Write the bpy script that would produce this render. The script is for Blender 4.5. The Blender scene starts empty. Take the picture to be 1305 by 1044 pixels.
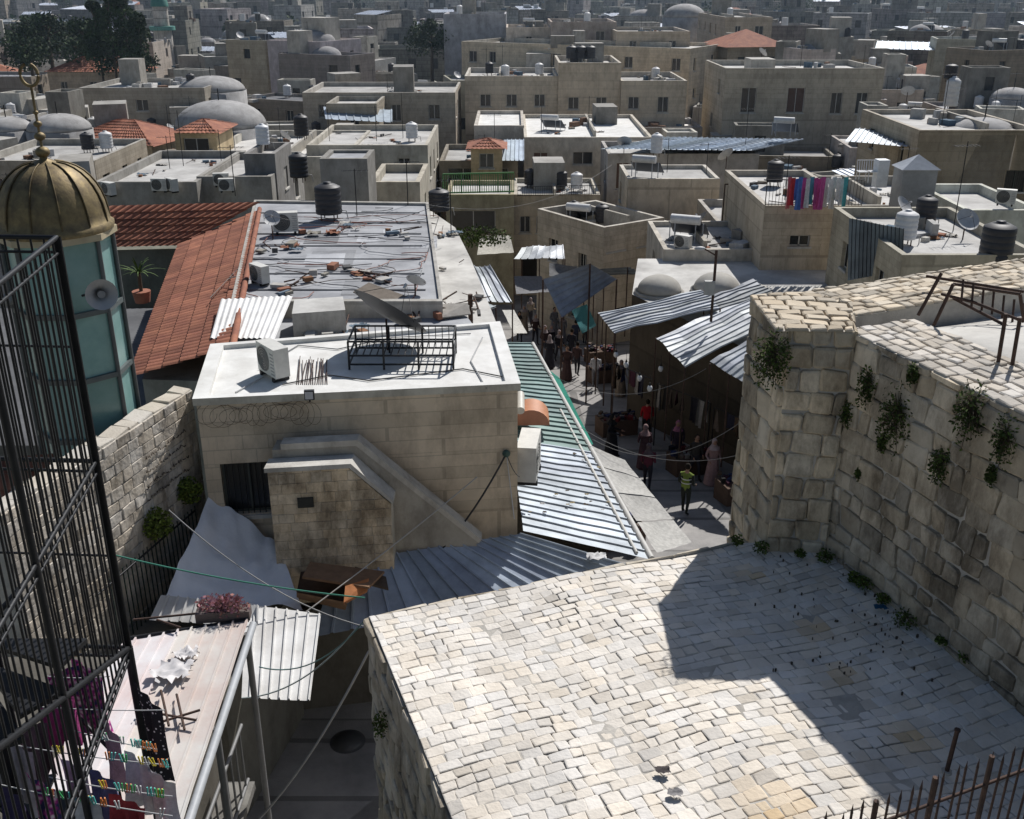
import bpy, math, random
from mathutils import Vector, noise
R = random.Random(7)
sc = bpy.context.scene
# ------------------------------------------------------------------ survey helpers
# Camera height / tilt used to intersect measured sight lines with real heights (photogrammetry).
CZ = 15.0; FP = 1300.0; PT = math.radians(22.8)
cp, sp = math.cos(PT), math.sin(PT)
def ray(u, v):
    a = (u-652.5)/FP; b = (522-v)/FP
    return Vector((a, cp+b*sp, -sp+b*cp))
def P(u, v, z):
    r = ray(u, v); t = (z-CZ)/r.z
    return Vector((r.x*t, r.y*t, z))
def PY(u, v, y):
    r = ray(u, v); t = y/r.y
    return Vector((r.x*t, y, CZ+r.z*t))
def PP(u, v, p0, n):
    r = ray(u, v); c = Vector((0, 0, CZ)); t = (p0-c).dot(n)/r.dot(n)
    return c+r*t
def gz(y):
    if y < 22: return 0.0
    if y < 60: return -0.12*(y-22)
    if y < 300: return -4.56+(y-60)*0.015
    return -0.96+0.042*(y-300)
def PG(u, v):
    z = 0
    for i in range(14):
        p = P(u, v, z); z = 0.6*z+0.4*gz(p.y)
    return P(u, v, z)
# ------------------------------------------------------------------ materials
MATS = {}
def M(name, c1, c2=None, ns=2.0, rough=.85, metal=0., bump=.25, bs=25., brick=None, streak=0., special=None, bd=.02, cmix=1.0, bmix=.85, aniso=.5):
    m = bpy.data.materials.new(name); m.use_nodes = True
    nt = m.node_tree; N = nt.nodes; L = nt.links
    bs_ = N['Principled BSDF']
    bs_.inputs['Roughness'].default_value = rough; bs_.inputs['Metallic'].default_value = metal
    try: bs_.inputs['Specular IOR Level'].default_value = .3 if rough > .6 else .5
    except Exception: pass
    tc = N.new('ShaderNodeTexCoord')
    nz = N.new('ShaderNodeTexNoise'); nz.inputs['Scale'].default_value = ns; nz.inputs['Detail'].default_value = 8; nz.inputs['Roughness'].default_value = .65
    L.new(tc.outputs['Object'], nz.inputs['Vector'])
    rp = N.new('ShaderNodeValToRGB'); rp.color_ramp.elements[0].position = .36; rp.color_ramp.elements[1].position = .64
    c2 = c2 or tuple(x*.7 for x in c1)
    rp.color_ramp.elements[0].color = (*c2, 1); rp.color_ramp.elements[1].color = (*c1, 1)
    L.new(nz.outputs['Fac'], rp.inputs['Fac']); cur = rp.outputs['Color']
    def mul(a, b, f=1.):
        mx = N.new('ShaderNodeMixRGB'); mx.blend_type = 'MULTIPLY'; mx.inputs['Fac'].default_value = f
        L.new(a, mx.inputs['Color1']); L.new(b, mx.inputs['Color2']); return mx.outputs['Color']
    at = N.new('ShaderNodeAttribute'); at.attribute_name = 'Col'
    cur = mul(cur, at.outputs['Color'], cmix)
    n2 = N.new('ShaderNodeTexNoise'); n2.inputs['Scale'].default_value = bs; n2.inputs['Detail'].default_value = 6
    L.new(tc.outputs['Object'], n2.inputs['Vector'])
    hgt = n2.outputs['Fac']
    if brick:
        br = N.new('ShaderNodeTexBrick'); br.inputs['Scale'].default_value = 1
        br.inputs['Brick Width'].default_value = brick[0]; br.inputs['Row Height'].default_value = brick[1]
        br.inputs['Mortar Size'].default_value = brick[2] if len(brick) > 2 else .012
        br.inputs['Mortar Smooth'].default_value = .3
        br.inputs['Color1'].default_value = (1.08, 1.04, 1, 1); br.inputs['Color2'].default_value = (.74, .72, .68, 1); br.inputs['Mortar'].default_value = (.5, .48, .45, 1)
        L.new(tc.outputs['UV'], br.inputs['Vector'])
        cur = mul(cur, br.outputs['Color'], bmix)
        iv = N.new('ShaderNodeMath'); iv.operation = 'MULTIPLY_ADD'; iv.inputs[1].default_value = -1.2*bmix
        L.new(br.outputs['Fac'], iv.inputs[0]); L.new(hgt, iv.inputs[2]); hgt = iv.outputs[0]
    if streak:
        mp = N.new('ShaderNodeMapping'); mp.inputs['Scale'].default_value = (1.1, 1.1, aniso)
        L.new(tc.outputs['Object'], mp.inputs['Vector'])
        n3 = N.new('ShaderNodeTexNoise'); n3.inputs['Scale'].default_value = 1.2; n3.inputs['Detail'].default_value = 9; n3.inputs['Roughness'].default_value = .75
        L.new(mp.outputs[0], n3.inputs['Vector'])
        r3 = N.new('ShaderNodeValToRGB'); r3.color_ramp.elements[0].position = .37; r3.color_ramp.elements[1].position = .56
        r3.color_ramp.elements[0].color = (.30, .28, .26, 1); r3.color_ramp.elements[1].color = (1, 1, 1, 1)
        L.new(n3.outputs['Fac'], r3.inputs['Fac']); cur = mul(cur, r3.outputs['Color'], streak)
    if special == 'dots' or special == 'flower':
        vo = N.new('ShaderNodeTexVoronoi'); vo.inputs['Scale'].default_value = 22 if special == 'dots' else 16
        L.new(tc.outputs['Object'], vo.inputs['Vector'])
        r4 = N.new('ShaderNodeValToRGB')
        if special == 'dots':
            r4.color_ramp.elements[0].position = .22; r4.color_ramp.elements[0].color = (.7, .7, .72, 1)
            r4.color_ramp.elements[1].position = .26; r4.color_ramp.elements[1].color = (.02, .02, .025, 1)
        else:
            r4.color_ramp.elements[0].position = .2; r4.color_ramp.elements[0].color = (.85, .65, .7, 1)
            r4.color_ramp.elements[1].position = .45; r4.color_ramp.elements[1].color = (.45, .04, .25, 1)
            e = r4.color_ramp.elements.new(.7); e.color = (.04, .04, .12, 1)
        L.new(vo.outputs['Distance'], r4.inputs['Fac']); cur = r4.outputs['Color']
    L.new(cur, bs_.inputs['Base Color'])
    if bump:
        bp = N.new('ShaderNodeBump'); bp.inputs['Strength'].default_value = bump; bp.inputs['Distance'].default_value = bd
        L.new(hgt, bp.inputs['Height']); L.new(bp.outputs[0], bs_.inputs['Normal'])
    MATS[name] = m
M('paver', (.74, .705, .65), (.60, .565, .51), ns=1.6, bump=.5, bs=22)
M('mortar', (.50, .47, .42), ns=3, bump=.5)
M('old_ashlar', (.61, .545, .44), (.44, .385, .30), ns=2.2, bump=.8, bs=9, streak=.95)
M('limestone', (.62, .565, .475), (.50, .45, .37), ns=.6, bump=.3, brick=(.46, .235, .009), streak=.4, bmix=.5)
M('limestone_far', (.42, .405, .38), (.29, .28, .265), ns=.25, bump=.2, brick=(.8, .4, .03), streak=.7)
M('plaster', (.58, .56, .515), (.43, .41, .37), ns=1.2, streak=.45)
M('roof_white', (.74, .735, .71), (.58, .57, .54), ns=1.3, bump=.3, bs=8)
M('roof_grey', (.40, .41, .425), (.25, .255, .27), ns=.7, bump=.4, bs=10)
M('roof_cream', (.58, .57, .54), (.36, .35, .33), ns=.6, bump=.3, bs=10)
M('dome_stone', (.34, .335, .33), (.20, .195, .19), ns=.9, bump=.4, bs=10)
M('galvanised', (.46, .49, .53), (.30, .32, .35), ns=1.5, rough=.55, metal=.25, bump=.1)
M('sheet_white', (.78, .775, .76), (.60, .585, .56), ns=2, rough=.6, bump=.1)
M('sheet_redwhite', (.74, .72, .71), (.63, .50, .47), ns=.9, rough=.6, bump=.1)
M('tarp', (.86, .88, .92), (.74, .76, .80), ns=1.5, rough=.6, bump=.3, bs=7, bd=.05)
M('succulent', (.50, .24, .26), (.30, .14, .16), ns=5, rough=.7, bump=0)
M('tile', (.36, .15, .09), (.23, .09, .06), ns=1.3, bump=.3)
M('iron', (.02, .021, .024), ns=8, rough=.5, metal=.4, bump=.1)
M('rust', (.10, .06, .045), (.05, .035, .03), ns=12, rough=.8, metal=.2)
M('glass_dark', (.025, .03, .035), ns=4, rough=.2, bump=0)
M('glass_green', (.25, .41, .39), (.17, .32, .30), ns=1.2, rough=.22, bump=0)
M('brass', (.26, .20, .10), (.13, .10, .06), ns=5, rough=.6, metal=.6, bump=.2)
M('paint', (1, 1, 1), (.82, .82, .82), ns=4, rough=.55, bump=.08)
M('matte', (1, 1, 1), (.75, .75, .75), ns=5, rough=.95, bump=.2)
M('cloth', (1, 1, 1), (.7, .7, .7), ns=9, rough=1, bump=.4, bs=40)
M('cloth_dots', (1, 1, 1), special='dots', rough=1)
M('cloth_flower', (1, 1, 1), special='flower', rough=1)
M('foliage', (.10, .14, .045), (.05, .08, .025), ns=6, rough=.8, bump=0)
M('bark', (.10, .075, .05), ns=6)
M('ground', (.28, .26, .22), (.16, .16, .12), ns=.15)
M('street', (.32, .315, .31), (.20, .20, .20), ns=.8, rough=.7, bump=.5, brick=(.7, .42, .02))
# ------------------------------------------------------------------ mesh builder
def V(*a): return Vector(a)
class MB:
    def __init__(s): s.v=[]; s.f=[]; s.m=[]; s.c=[]; s.s=[]; s.mats=[]
    def mi(s, n):
        if n not in s.mats: s.mats.append(n)
        return s.mats.index(n)
    def mesh(s, vs, fs, mat, col=(1, 1, 1), smooth=False):
        o = len(s.v); s.v += [Vector(q) for q in vs]; k = s.mi(mat)
        for f in fs:
            s.f.append([i+o for i in f]); s.m.append(k); s.c.append(col); s.s.append(smooth)
    def face(s, pts, mat, col=(1, 1, 1)): s.mesh(pts, [list(range(len(pts)))], mat, col)
    def prism(s, poly, z0, z1, mat, top=None, col=(1, 1, 1), tcol=None):
        n = len(poly); a = [V(q[0], q[1], z0) for q in poly]; b = [V(q[0], q[1], z1) for q in poly]
        ar = sum(poly[i][0]*poly[(i+1) % n][1]-poly[(i+1) % n][0]*poly[i][1] for i in range(n))
        if ar < 0: a.reverse(); b.reverse()
        for i in range(n):
            j = (i+1) % n; s.face([a[i], a[j], b[j], b[i]], mat, col)
        s.face(b, top or mat, tcol or col)
        s.face(list(reversed(a)), mat, col)
    def box(s, c, d, yaw=0, mat='paint', col=(1, 1, 1), top=None):
        x, y, z = d[0]/2, d[1]/2, d[2]
        ca, sa = math.cos(yaw), math.sin(yaw)
        s.prism([(c[0]+px*ca-py*sa, c[1]+px*sa+py*ca) for px, py in ((-x, -y), (x, -y), (x, y), (-x, y))], c[2], c[2]+z, mat, top, col)
    def cyl(s, p, q, r, n=8, mat='iron', col=(1, 1, 1), r2=None, smooth=True, caps=True):
        p = Vector(p); q = Vector(q); r2 = r if r2 is None else r2; d = (q-p)
        if d.length < 1e-6: return
        d.normalize(); a = d.orthogonal().normalized(); b = d.cross(a)
        vs = []
        for k, (o, rr) in enumerate(((p, r), (q, r2))):
            for i in range(n):
                t = 2*math.pi*i/n; vs.append(o+(a*math.cos(t)+b*math.sin(t))*rr)
        s.mesh(vs, [[i, (i+1) % n, n+(i+1) % n, n+i] for i in range(n)], mat, col, smooth)
        if caps: s.face(vs[n:], mat, col); s.face(list(reversed(vs[:n])), mat, col)
    def tube(s, pts, r, n=4, mat='iron', col=(1, 1, 1)):
        pts = [Vector(q) for q in pts]; vs = []
        for i, q in enumerate(pts):
            d = (pts[min(i+1, len(pts)-1)]-pts[max(i-1, 0)]).normalized()
            a = d.cross(V(0.01, .02, 1)); a = a.normalized() if a.length > .05 else V(1, 0, 0); b = d.cross(a)
            for k in range(n):
                t = 2*math.pi*k/n; vs.append(q+(a*math.cos(t)+b*math.sin(t))*r)
        s.mesh(vs, [[i*n+k, i*n+(k+1) % n, (i+1)*n+(k+1) % n, (i+1)*n+k] for i in range(len(pts)-1) for k in range(n)], mat, col, True)
    def lathe(s, c, prof, n=16, mat='paint', col=(1, 1, 1), smooth=True, fold=0, fn=7):
        vs = []
        for r, z in prof:
            for i in range(n):
                t = 2*math.pi*i/n; rr = r*(1+fold*math.sin(fn*t)); vs.append(V(c[0]+rr*math.cos(t), c[1]+rr*math.sin(t), c[2]+z))
        s.mesh(vs, [[j*n+i, j*n+(i+1) % n, (j+1)*n+(i+1) % n, (j+1)*n+i] for j in range(len(prof)-1) for i in range(n)], mat, col, smooth)
    def ell(s, c, r, n=10, m=7, mat='paint', col=(1, 1, 1)):
        s_ = [(math.sin(math.pi*j/m), -math.cos(math.pi*j/m)) for j in range(m+1)]
        vs = [V(c[0]+r[0]*a*math.cos(2*math.pi*i/n), c[1]+r[1]*a*math.sin(2*math.pi*i/n), c[2]+r[2]*b) for a, b in s_ for i in range(n)]
        s.mesh(vs, [[j*n+i, j*n+(i+1) % n, (j+1)*n+(i+1) % n, (j+1)*n+i] for j in range(m) for i in range(n)], mat, col, True)
    def dome(s, c, r, h, mat='roof_cream', col=(1, 1, 1), n=20, m=7):
        s.lathe(c, [(r*math.cos(math.pi/2*j/m)+.001, h*math.sin(math.pi/2*j/m)) for j in range(m+1)], n, mat, col)
    def corr(s, a, b, c, d, n, amp=.03, mat='galvanised', col=(1, 1, 1), kind='wave', seg=4, sag=.02, var=0):
        a, b, c, d = map(Vector, (a, b, c, d)); nn = (b-a).cross(d-a).normalized()
        if nn.z < 0: nn = -nn
        pr = []
        for i in range(n):
            if kind == 'wave':
                for k in range(6): pr.append(((i+k/6)/n, .5+.5*math.sin(2*math.pi*k/6)))
            else:
                for t, h in ((0, 0), (.78, 0), (.82, 1), (.94, 1), (.98, 0)): pr.append(((i+t)/n, h))
        pr.append((1, 0)); vs = []
        for j in range(seg+1):
            w = j/seg
            for t, h in pr:
                q = (a.lerp(b, t)).lerp(d.lerp(c, t), w)
                sg = noise.noise(q*1.1)*sag
                vs.append(q+nn*(h*amp+sg))
        m = len(pr)
        if not var:
            s.mesh(vs, [[j*m+i, j*m+i+1, (j+1)*m+i+1, (j+1)*m+i] for j in range(seg) for i in range(m-1)], mat, col)
        else:
            o = len(s.v); s.v += vs; k = s.mi(mat); per = 6 if kind == 'wave' else 5; rc = {}
            for j in range(seg):
                for i in range(m-1):
                    key = i//(per*var)
                    if key not in rc: g = R.uniform(.72, 1.12); rc[key] = (col[0]*g, col[1]*g, col[2]*g*R.uniform(.94, 1.02))
                    s.f.append([o+j*m+i, o+j*m+i+1, o+(j+1)*m+i+1, o+(j+1)*m+i]); s.m.append(k); s.c.append(rc[key]); s.s.append(False)
    def tiles(s, a, b, c, d, tw=.24, tl=.38, mat='tile', col=(1, 1, 1)):
        a, b, c, d = map(Vector, (a, b, c, d)); nn = (b-a).cross(d-a).normalized()
        if nn.z < 0: nn = -nn
        n = max(2, int((b-a).length/tw)); rws = max(2, int((d-a).length/tl))
        for j in range(rws):
            w0, w1 = j/rws, (j+1)/rws+.02
            vs = []; 
            for w, up in ((w0, .05), (w1, .0)):
                for i in range(n*4+1):
                    t = i/(n*4); q = a.lerp(b, t).lerp(d.lerp(c, t), w)
                    vs.append(q+nn*(up+.045*abs(math.sin(math.pi*i/4))))
            m = n*4+1; g = R.uniform(.8, 1.12); o = len(s.v); s.v += vs; k = s.mi(mat)
            for i in range(n):
                gg = g*R.uniform(.75, 1.2); cc = tuple(x*gg for x in col)
                for q in range(4):
                    ii = i*4+q; s.f.append([o+ii, o+ii+1, o+m+ii+1, o+m+ii]); s.m.append(k); s.c.append(cc); s.s.append(False)
    def done(s, name, parent=None):
        me = bpy.data.meshes.new(name)
        if not s.v: return None
        xs = [q.x for q in s.v]; ys = [q.y for q in s.v]; zs = [q.z for q in s.v]
        o = V((min(xs)+max(xs))/2, (min(ys)+max(ys))/2, min(zs))
        me.from_pydata([tuple(q-o) for q in s.v], [], s.f)
        for n in s.mats: me.materials.append(MATS[n])
        me.polygons.foreach_set('material_index', s.m); me.polygons.foreach_set('use_smooth', s.s)
        uv = me.uv_layers.new(name='UVMap'); ca = me.color_attributes.new('Col', 'FLOAT_COLOR', 'CORNER')
        ud = []; cd = []
        for f, c in zip(s.f, s.c):
            p0 = s.v[f[0]]; nr = (s.v[f[1]]-p0).cross(s.v[f[2]]-p0)
            if nr.length > 1e-9: nr.normalize()
            if abs(nr.z) > .7:
                for i in f: ud += [s.v[i].x, s.v[i].y]
            else:
                t = V(-nr.y, nr.x, 0); t = t.normalized() if t.length > 1e-6 else V(1, 0, 0)
                for i in f: ud += [s.v[i].dot(t), s.v[i].z]
            cd += [c[0], c[1], c[2], 1.0]*len(f)
        uv.data.foreach_set('uv', ud); ca.data.foreach_set('color', cd)
        me.update()
        ob = bpy.data.objects.new(name, me); ob.location = o; sc.collection.objects.link(ob)
        return ob
def solo(name, fn, *a, **k):
    mb = MB(); fn(mb, *a, **k); return mb.done(name)
# ------------------------------------------------------------------ real stone blocks on a plane
def clip(poly, cl):
    out = poly
    n = len(cl)
    for i in range(n):
        ax, ay = cl[i]; bx, by = cl[(i+1) % n]; inp = out; out = []
        if not inp: return []
        sd = [(bx-ax)*(q[1]-ay)-(by-ay)*(q[0]-ax) for q in inp]
        for k in range(len(inp)):
            p, q = inp[k-1], inp[k]; a, b = sd[k-1], sd[k]
            if (a >= 0) != (b >= 0):
                t = a/(a-b); out.append((p[0]+(q[0]-p[0])*t, p[1]+(q[1]-p[1])*t))
            if b >= 0: out.append(q)
    return out
def stones(mb, O, U, W, poly, ch, sw, gap=.008, th=.03, bev=.02, mat='paver', dark=.12, base=(1, 1, 1), warp=None, mort='mortar', jit=.012, tone=None, skip=.0, wave=0., tint=None):
    O = Vector(O); U = Vector(U).normalized(); W = Vector(W).normalized(); Nn = U.cross(W)
    if sum(poly[i][0]*poly[(i+1) % len(poly)][1]-poly[(i+1) % len(poly)][0]*poly[i][1] for i in range(len(poly))) < 0: poly = poly[::-1]
    x0 = min(q[0] for q in poly); x1 = max(q[0] for q in poly); y0 = min(q[1] for q in poly); y1 = max(q[1] for q in poly)
    def pt(x, y, h):
        q = O+U*x+W*y+Nn*h
        if warp: q = q+warp(q)
        return q
    gx = max(1, int((x1-x0)/.5)) if warp else 1; gy = max(1, int((y1-y0)/.5)) if warp else 1
    for i in range(gx):
        for j in range(gy):
            c = clip([(x0+(x1-x0)*a/gx, y0+(y1-y0)*b/gy) for a, b in ((i, j), (i+1, j), (i+1, j+1), (i, j+1))], poly)
            if len(c) > 2: mb.face([pt(a, b, 0) for a, b in c], mort)
    y = y0-wave*2
    while y < y1+wave*2:
        h = R.uniform(*ch); x = x0-R.uniform(0, sw[1])
        while x < x1:
            w = R.uniform(*sw); g = gap
            if R.random() >= skip:
                j = lambda: R.uniform(-jit, jit)
                wy = lambda xx: wave*(math.sin(xx*.8)+.5*math.sin(xx*2.1+1)) if wave else 0
                ya = wy(x); yb = wy(x+w)
                rc = [(x+g+j(), y+g+j()+ya), (x+w-g+j(), y+g+j()+yb), (x+w-g+j(), y+h-g+j()+yb), (x+g+j(), y+h-g+j()+ya)]
                k = bev*.8; rc8 = []
                for a in range(4):
                    p, q = Vector(rc[a]), Vector(rc[(a+1) % 4]); d = (q-p)
                    if d.length < 3*k: rc8.append(tuple(p)); continue
                    d.normalize(); rc8 += [tuple(p+d*k), tuple(q-d*k)]
                c = clip(rc8, poly)
                if len(c) > 2:
                    ar = abs(sum(c[a][0]*c[(a+1) % len(c)][1]-c[(a+1) % len(c)][0]*c[a][1] for a in range(len(c))))/2
                    if ar > .0012:
                        cx = sum(q[0] for q in c)/len(c); cy = sum(q[1] for q in c)/len(c)
                        hh = th*R.uniform(.65, 1.2); tx, ty = R.uniform(-.06, .06)*th/.03, R.uniform(-.06, .06)*th/.03
                        def ring(ins, z):
                            o = []
                            for q in c:
                                dx, dy = q[0]-cx, q[1]-cy; L = math.hypot(dx, dy); f = max(.2, 1-ins/max(L, .01)*1.3)
                                o.append(pt(cx+dx*f, cy+dy*f, z+(tx*dx+ty*dy if z > 0 else 0)))
                            return o
                        n = len(c); r0 = ring(0, 0); r1 = ring(bev*.25, hh*.7); r2 = ring(bev, hh)
                        gq = R.uniform(1-dark, 1+dark*.5)*(tone(pt(cx, cy, 0)) if tone else 1)
                        if R.random() < .06: gq *= .8
                        wm = R.uniform(-.03, .03)
                        col = (base[0]*gq*(1+wm), base[1]*gq, base[2]*gq*(1-wm*1.6))
                        if tint: k3 = tint(pt(cx, cy, 0)); col = (col[0]*k3[0], col[1]*k3[1], col[2]*k3[2])
                        vs = r0+r1+r2
                        fs = [[a, (a+1) % n, n+(a+1) % n, n+a] for a in range(n)]+[[n+a, n+(a+1) % n, 2*n+(a+1) % n, 2*n+a] for a in range(n)]
                        mb.mesh(vs, fs+[[2*n+a for a in range(n)]], mat, col)
            x += w
        y += h
# ------------------------------------------------------------------ small props
def plant(mb, c, r, n=160, leaf=.05, droop=.3, col=(1, 1, 1), stem=True, mat='foliage'):
    c = Vector(c)
    for i in range(n):
        d = V(R.gauss(0, 1), R.gauss(0, 1), R.gauss(0, 1)); d.normalize(); q = c+Vector((d.x*r[0], d.y*r[1], d.z*r[2]))*R.random()**.45
        q.z -= droop*r[2]*R.random()
        a = V(R.gauss(0, 1), R.gauss(0, 1), R.gauss(0, 1)).normalized(); b = a.orthogonal().normalized(); l = leaf*R.uniform(.6, 1.4)
        g = R.uniform(.5, 1.5); cc = (col[0]*g, col[1]*g, col[2]*g*R.uniform(.6, 1))
        mb.face([q-a*l*.5, q+b*l*.28, q+a*l*.5, q-b*l*.28], mat, cc)
        if stem and i % 8 == 0: mb.cyl(c, q, .004, 3, 'bark', caps=False)
def tank(mb, c, r=.5, h=1.1, col=(.03, .03, .035), stand=.25):
    c = Vector(c)
    for a in range(4): mb.cyl(c+V(r*.7*math.cos(a*1.57+.7), r*.7*math.sin(a*1.57+.7), 0), c+V(r*.7*math.cos(a*1.57+.7), r*.7*math.sin(a*1.57+.7), stand), .025, 4, 'rust')
    pr = [(0, stand), (r*.98, stand)]
    for k in range(5):
        z = stand+h*k/5; pr += [(r, z+h*.02), (r, z+h*.15), (r*.97, z+h*.17), (r*.97, z+h*.19)]
    pr += [(r*.95, stand+h), (r*.55, stand+h*1.1), (r*.3, stand+h*1.12), (r*.3, stand+h*1.17), (0.001, stand+h*1.18)]
    mb.lathe(c, pr, 18, 'paint', col)
    mb.tube([c+V(r, 0, stand+h*.1), c+V(r+.15, 0, stand+.1), c+V(r+.2, .1, 0)], .02, 5, 'paint', (.3, .3, .3))
def dish(mb, c, r=.4, az=-1.2, el=.7, pole=.7, mat='paint', col=(.5, .5, .5), dep=.25):
    c = Vector(c); top = c+V(0, 0, pole); mb.cyl(c, top, .025, 6, 'rust')
    d = V(math.cos(az)*math.cos(el), math.sin(az)*math.cos(el), math.sin(el)); a = d.cross(V(0, 0, 1)).normalized(); b = a.cross(d)
    n = 20; vs = []
    for j in range(5):
        rr = r*j/4+.001
        for i in range(n): t = 2*math.pi*i/n; vs.append(top+d*(.05+dep*r*(j/4)**2)+(a*math.cos(t)+b*math.sin(t))*rr)
    mb.mesh(vs, [[j*n+i, j*n+(i+1) % n, (j+1)*n+(i+1) % n, (j+1)*n+i] for j in range(4) for i in range(n)], mat, col, True)
    f = top+d*(r*1.0)
    for t in (0, 2.1, 4.2): mb.cyl(top+d*(dep*r)+(a*math.cos(t)+b*math.sin(t))*r*.95, f, .008, 4, 'iron')
    mb.cyl(f, f-d*.12, .035, 8, 'paint', (.6, .6, .6))
def acunit(mb, c, yaw=0, s=1., col=(.62, .61, .57)):
    c = Vector(c); ca, sa = math.cos(yaw), math.sin(yaw); X = V(ca, sa, 0); Y = V(-sa, ca, 0)
    w, d, h = .85*s, .34*s, .65*s
    mb.box(c+V(0, 0, .1*s), (w, d, h), yaw, 'paint', col)
    for x in (-.3, .3): mb.box(c+X*x*s, (.08*s, d*1.1, .098*s), yaw, 'iron')
    o = c-Y*(d/2+.006)+V(0, 0, .1*s+h*.5)-X*.12*s; n = 18
    for k in range(5):
        rr = .28*s*(k+1)/5
        pts = [o+(X*math.cos(2*math.pi*i/n)+V(0, 0, 1)*math.sin(2*math.pi*i/n))*rr for i in range(n+1)]
        mb.tube(pts, .008*s, 3, 'paint', (.35, .35, .33))
    mb.face([o+(X*math.cos(2*math.pi*i/n)+V(0, 0, 1)*math.sin(2*math.pi*i/n))*.28*s+Y*.003 for i in range(n)], 'paint', (.06, .06, .06))
    for k in range(7): mb.box(c+X*(w/2-.12*s)-Y*(d/2+.006)+V(0, 0, (.16+k*.075)*s), (.16*s, .008, .02*s), yaw, 'paint', (.3, .3, .3))
def solar(mb, c, yaw=-.4):
    c = Vector(c); ca, sa = math.cos(yaw), math.sin(yaw); X = V(ca, sa, 0); Y = V(-sa, ca, 0)
    mb.face([c-X*.9-Y*.6+V(0, 0, .9), c+X*.9-Y*.6+V(0, 0, .9), c+X*.9+Y*.5+V(0, 0, .15), c-X*.9+Y*.5+V(0, 0, .15)], 'paint', (.05, .06, .08))
    for x in (-.8, .8):
        mb.cyl(c+X*x-Y*.6, c+X*x-Y*.6+V(0, 0, .9), .03, 4, 'galvanised'); mb.cyl(c+X*x+Y*.5, c+X*x+Y*.5+V(0, 0, .15), .03, 4, 'galvanised')
    mb.cyl(c-X*.7-Y*.85+V(0, 0, 1.1), c+X*.7-Y*.85+V(0, 0, 1.1), .22, 12, 'paint', (.65, .65, .64))
    for x in (-.5, .5): mb.cyl(c+X*x-Y*.85, c+X*x-Y*.85+V(0, 0, .9), .03, 4, 'galvanised')
def antenna(mb, c, h=2.5):
    c = Vector(c); mb.cyl(c, c+V(0, 0, h), .02, 5, 'iron')
    mb.cyl(c+V(-.5, 0, h*.95), c+V(.5, .2, h*.95), .012, 4, 'iron')
    for k in range(6): x = -.45+k*.18; mb.cyl(c+V(x, -.25+x*.2, h*.95), c+V(x, .25+x*.2, h*.95), .008, 3, 'iron')
def cable(p, q, sag=.3, r=.012, col=(.05, .05, .05), n=14, mb=None, mat='paint'):
    p = Vector(p); q = Vector(q); own = mb is None; mb = mb or MB()
    mb.tube([p.lerp(q, i/n)-V(0, 0, sag*4*(i/n)*(1-i/n)) for i in range(n+1)], r, 5, mat, col)
    if own: mb.done('overhead_cable')
def rag(mb, c, r, col):
    n = 9; vs = [Vector(c)+V((i/n-.5)*r*2+R.uniform(-.01, .01), (j/n-.5)*r*1.4, .012+r*.35*abs(noise.noise(V(i*.5, j*.5, c[0]*7)))*1.6) for j in range(n+1) for i in range(n+1)]
    mb.mesh(vs, [[j*(n+1)+i, j*(n+1)+i+1, (j+1)*(n+1)+i+1, (j+1)*(n+1)+i] for j in range(n) for i in range(n) if math.hypot(i-4, j-4) < 3+2*noise.noise(V(i, j, 3))+1], 'cloth', col, True)
def junk(mb, pts, n, s=.3):
    for i in range(n):
        q = R.choice(pts)+V(R.uniform(-s, s), R.uniform(-s, s), 0)
        c = R.choice([(.25, .13, .07), (.3, .28, .24), (.5, .48, .44), (.1, .1, .1), (.3, .14, .09), (.15, .2, .25), (.45, .43, .4)])
        if R.random() < .5: mb.box(q, (R.uniform(.1, .5), R.uniform(.08, .3), R.uniform(.04, .18)), R.uniform(0, 3), 'matte', c)
        elif R.random() < .5: a = R.uniform(0, 3); l = R.uniform(.3, 1.1); mb.cyl(q+V(0, 0, .04), q+V(math.cos(a)*l, math.sin(a)*l, R.uniform(.04, .2)), R.uniform(.012, .03), 5, 'rust')
        else: rag(mb, q+V(0, 0, .02), R.uniform(.15, .35), c)
def clutter(mb, c, w, d, z, rot, far, big=True):
    for i in range(R.choice([2, 3, 4, 6] if not far else [1, 2, 3, 4])):
        q = V(c.x+R.uniform(-.38, .38)*w, c.y+R.uniform(-.38, .38)*d, z); k = R.random()
        if k < .24:
            if far: mb.cyl(q, q+V(0, 0, 1.3), .45, 8, 'paint', R.choice([(.03, .03, .03), (.03, .03, .03), (.6, .6, .6)]))
            else: tank(mb, q, .4, .9, R.choice([(.03, .03, .035), (.03, .03, .035), (.65, .65, .65)]))
        elif k < .31: solar(mb, q)
        elif k < .38: dish(mb, q, .45, R.uniform(-3, 3))
        elif k < .54: antenna(mb, q, R.uniform(1.5, 3.5))
        elif k < .7 and big: g = R.uniform(.45, .95); mb.box(q, (R.uniform(1.2, 3.2), R.uniform(1.2, 3), R.uniform(.9, 2.6)), rot+R.uniform(-.1, .1), 'plaster', (g, g*.98, g*.95), 'roof_cream')
        else: 
            for _ in range(5): mb.box(q+V(R.uniform(-1, 1), R.uniform(-1, 1), 0), (R.uniform(.2, 1), R.uniform(.2, .8), R.uniform(.15, .6)), R.uniform(0, 3), 'matte', R.choice([(.3, .28, .25), (.5, .5, .5), (.2, .12, .08), (.1, .15, .2), (.45, .44, .42)]))
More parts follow.
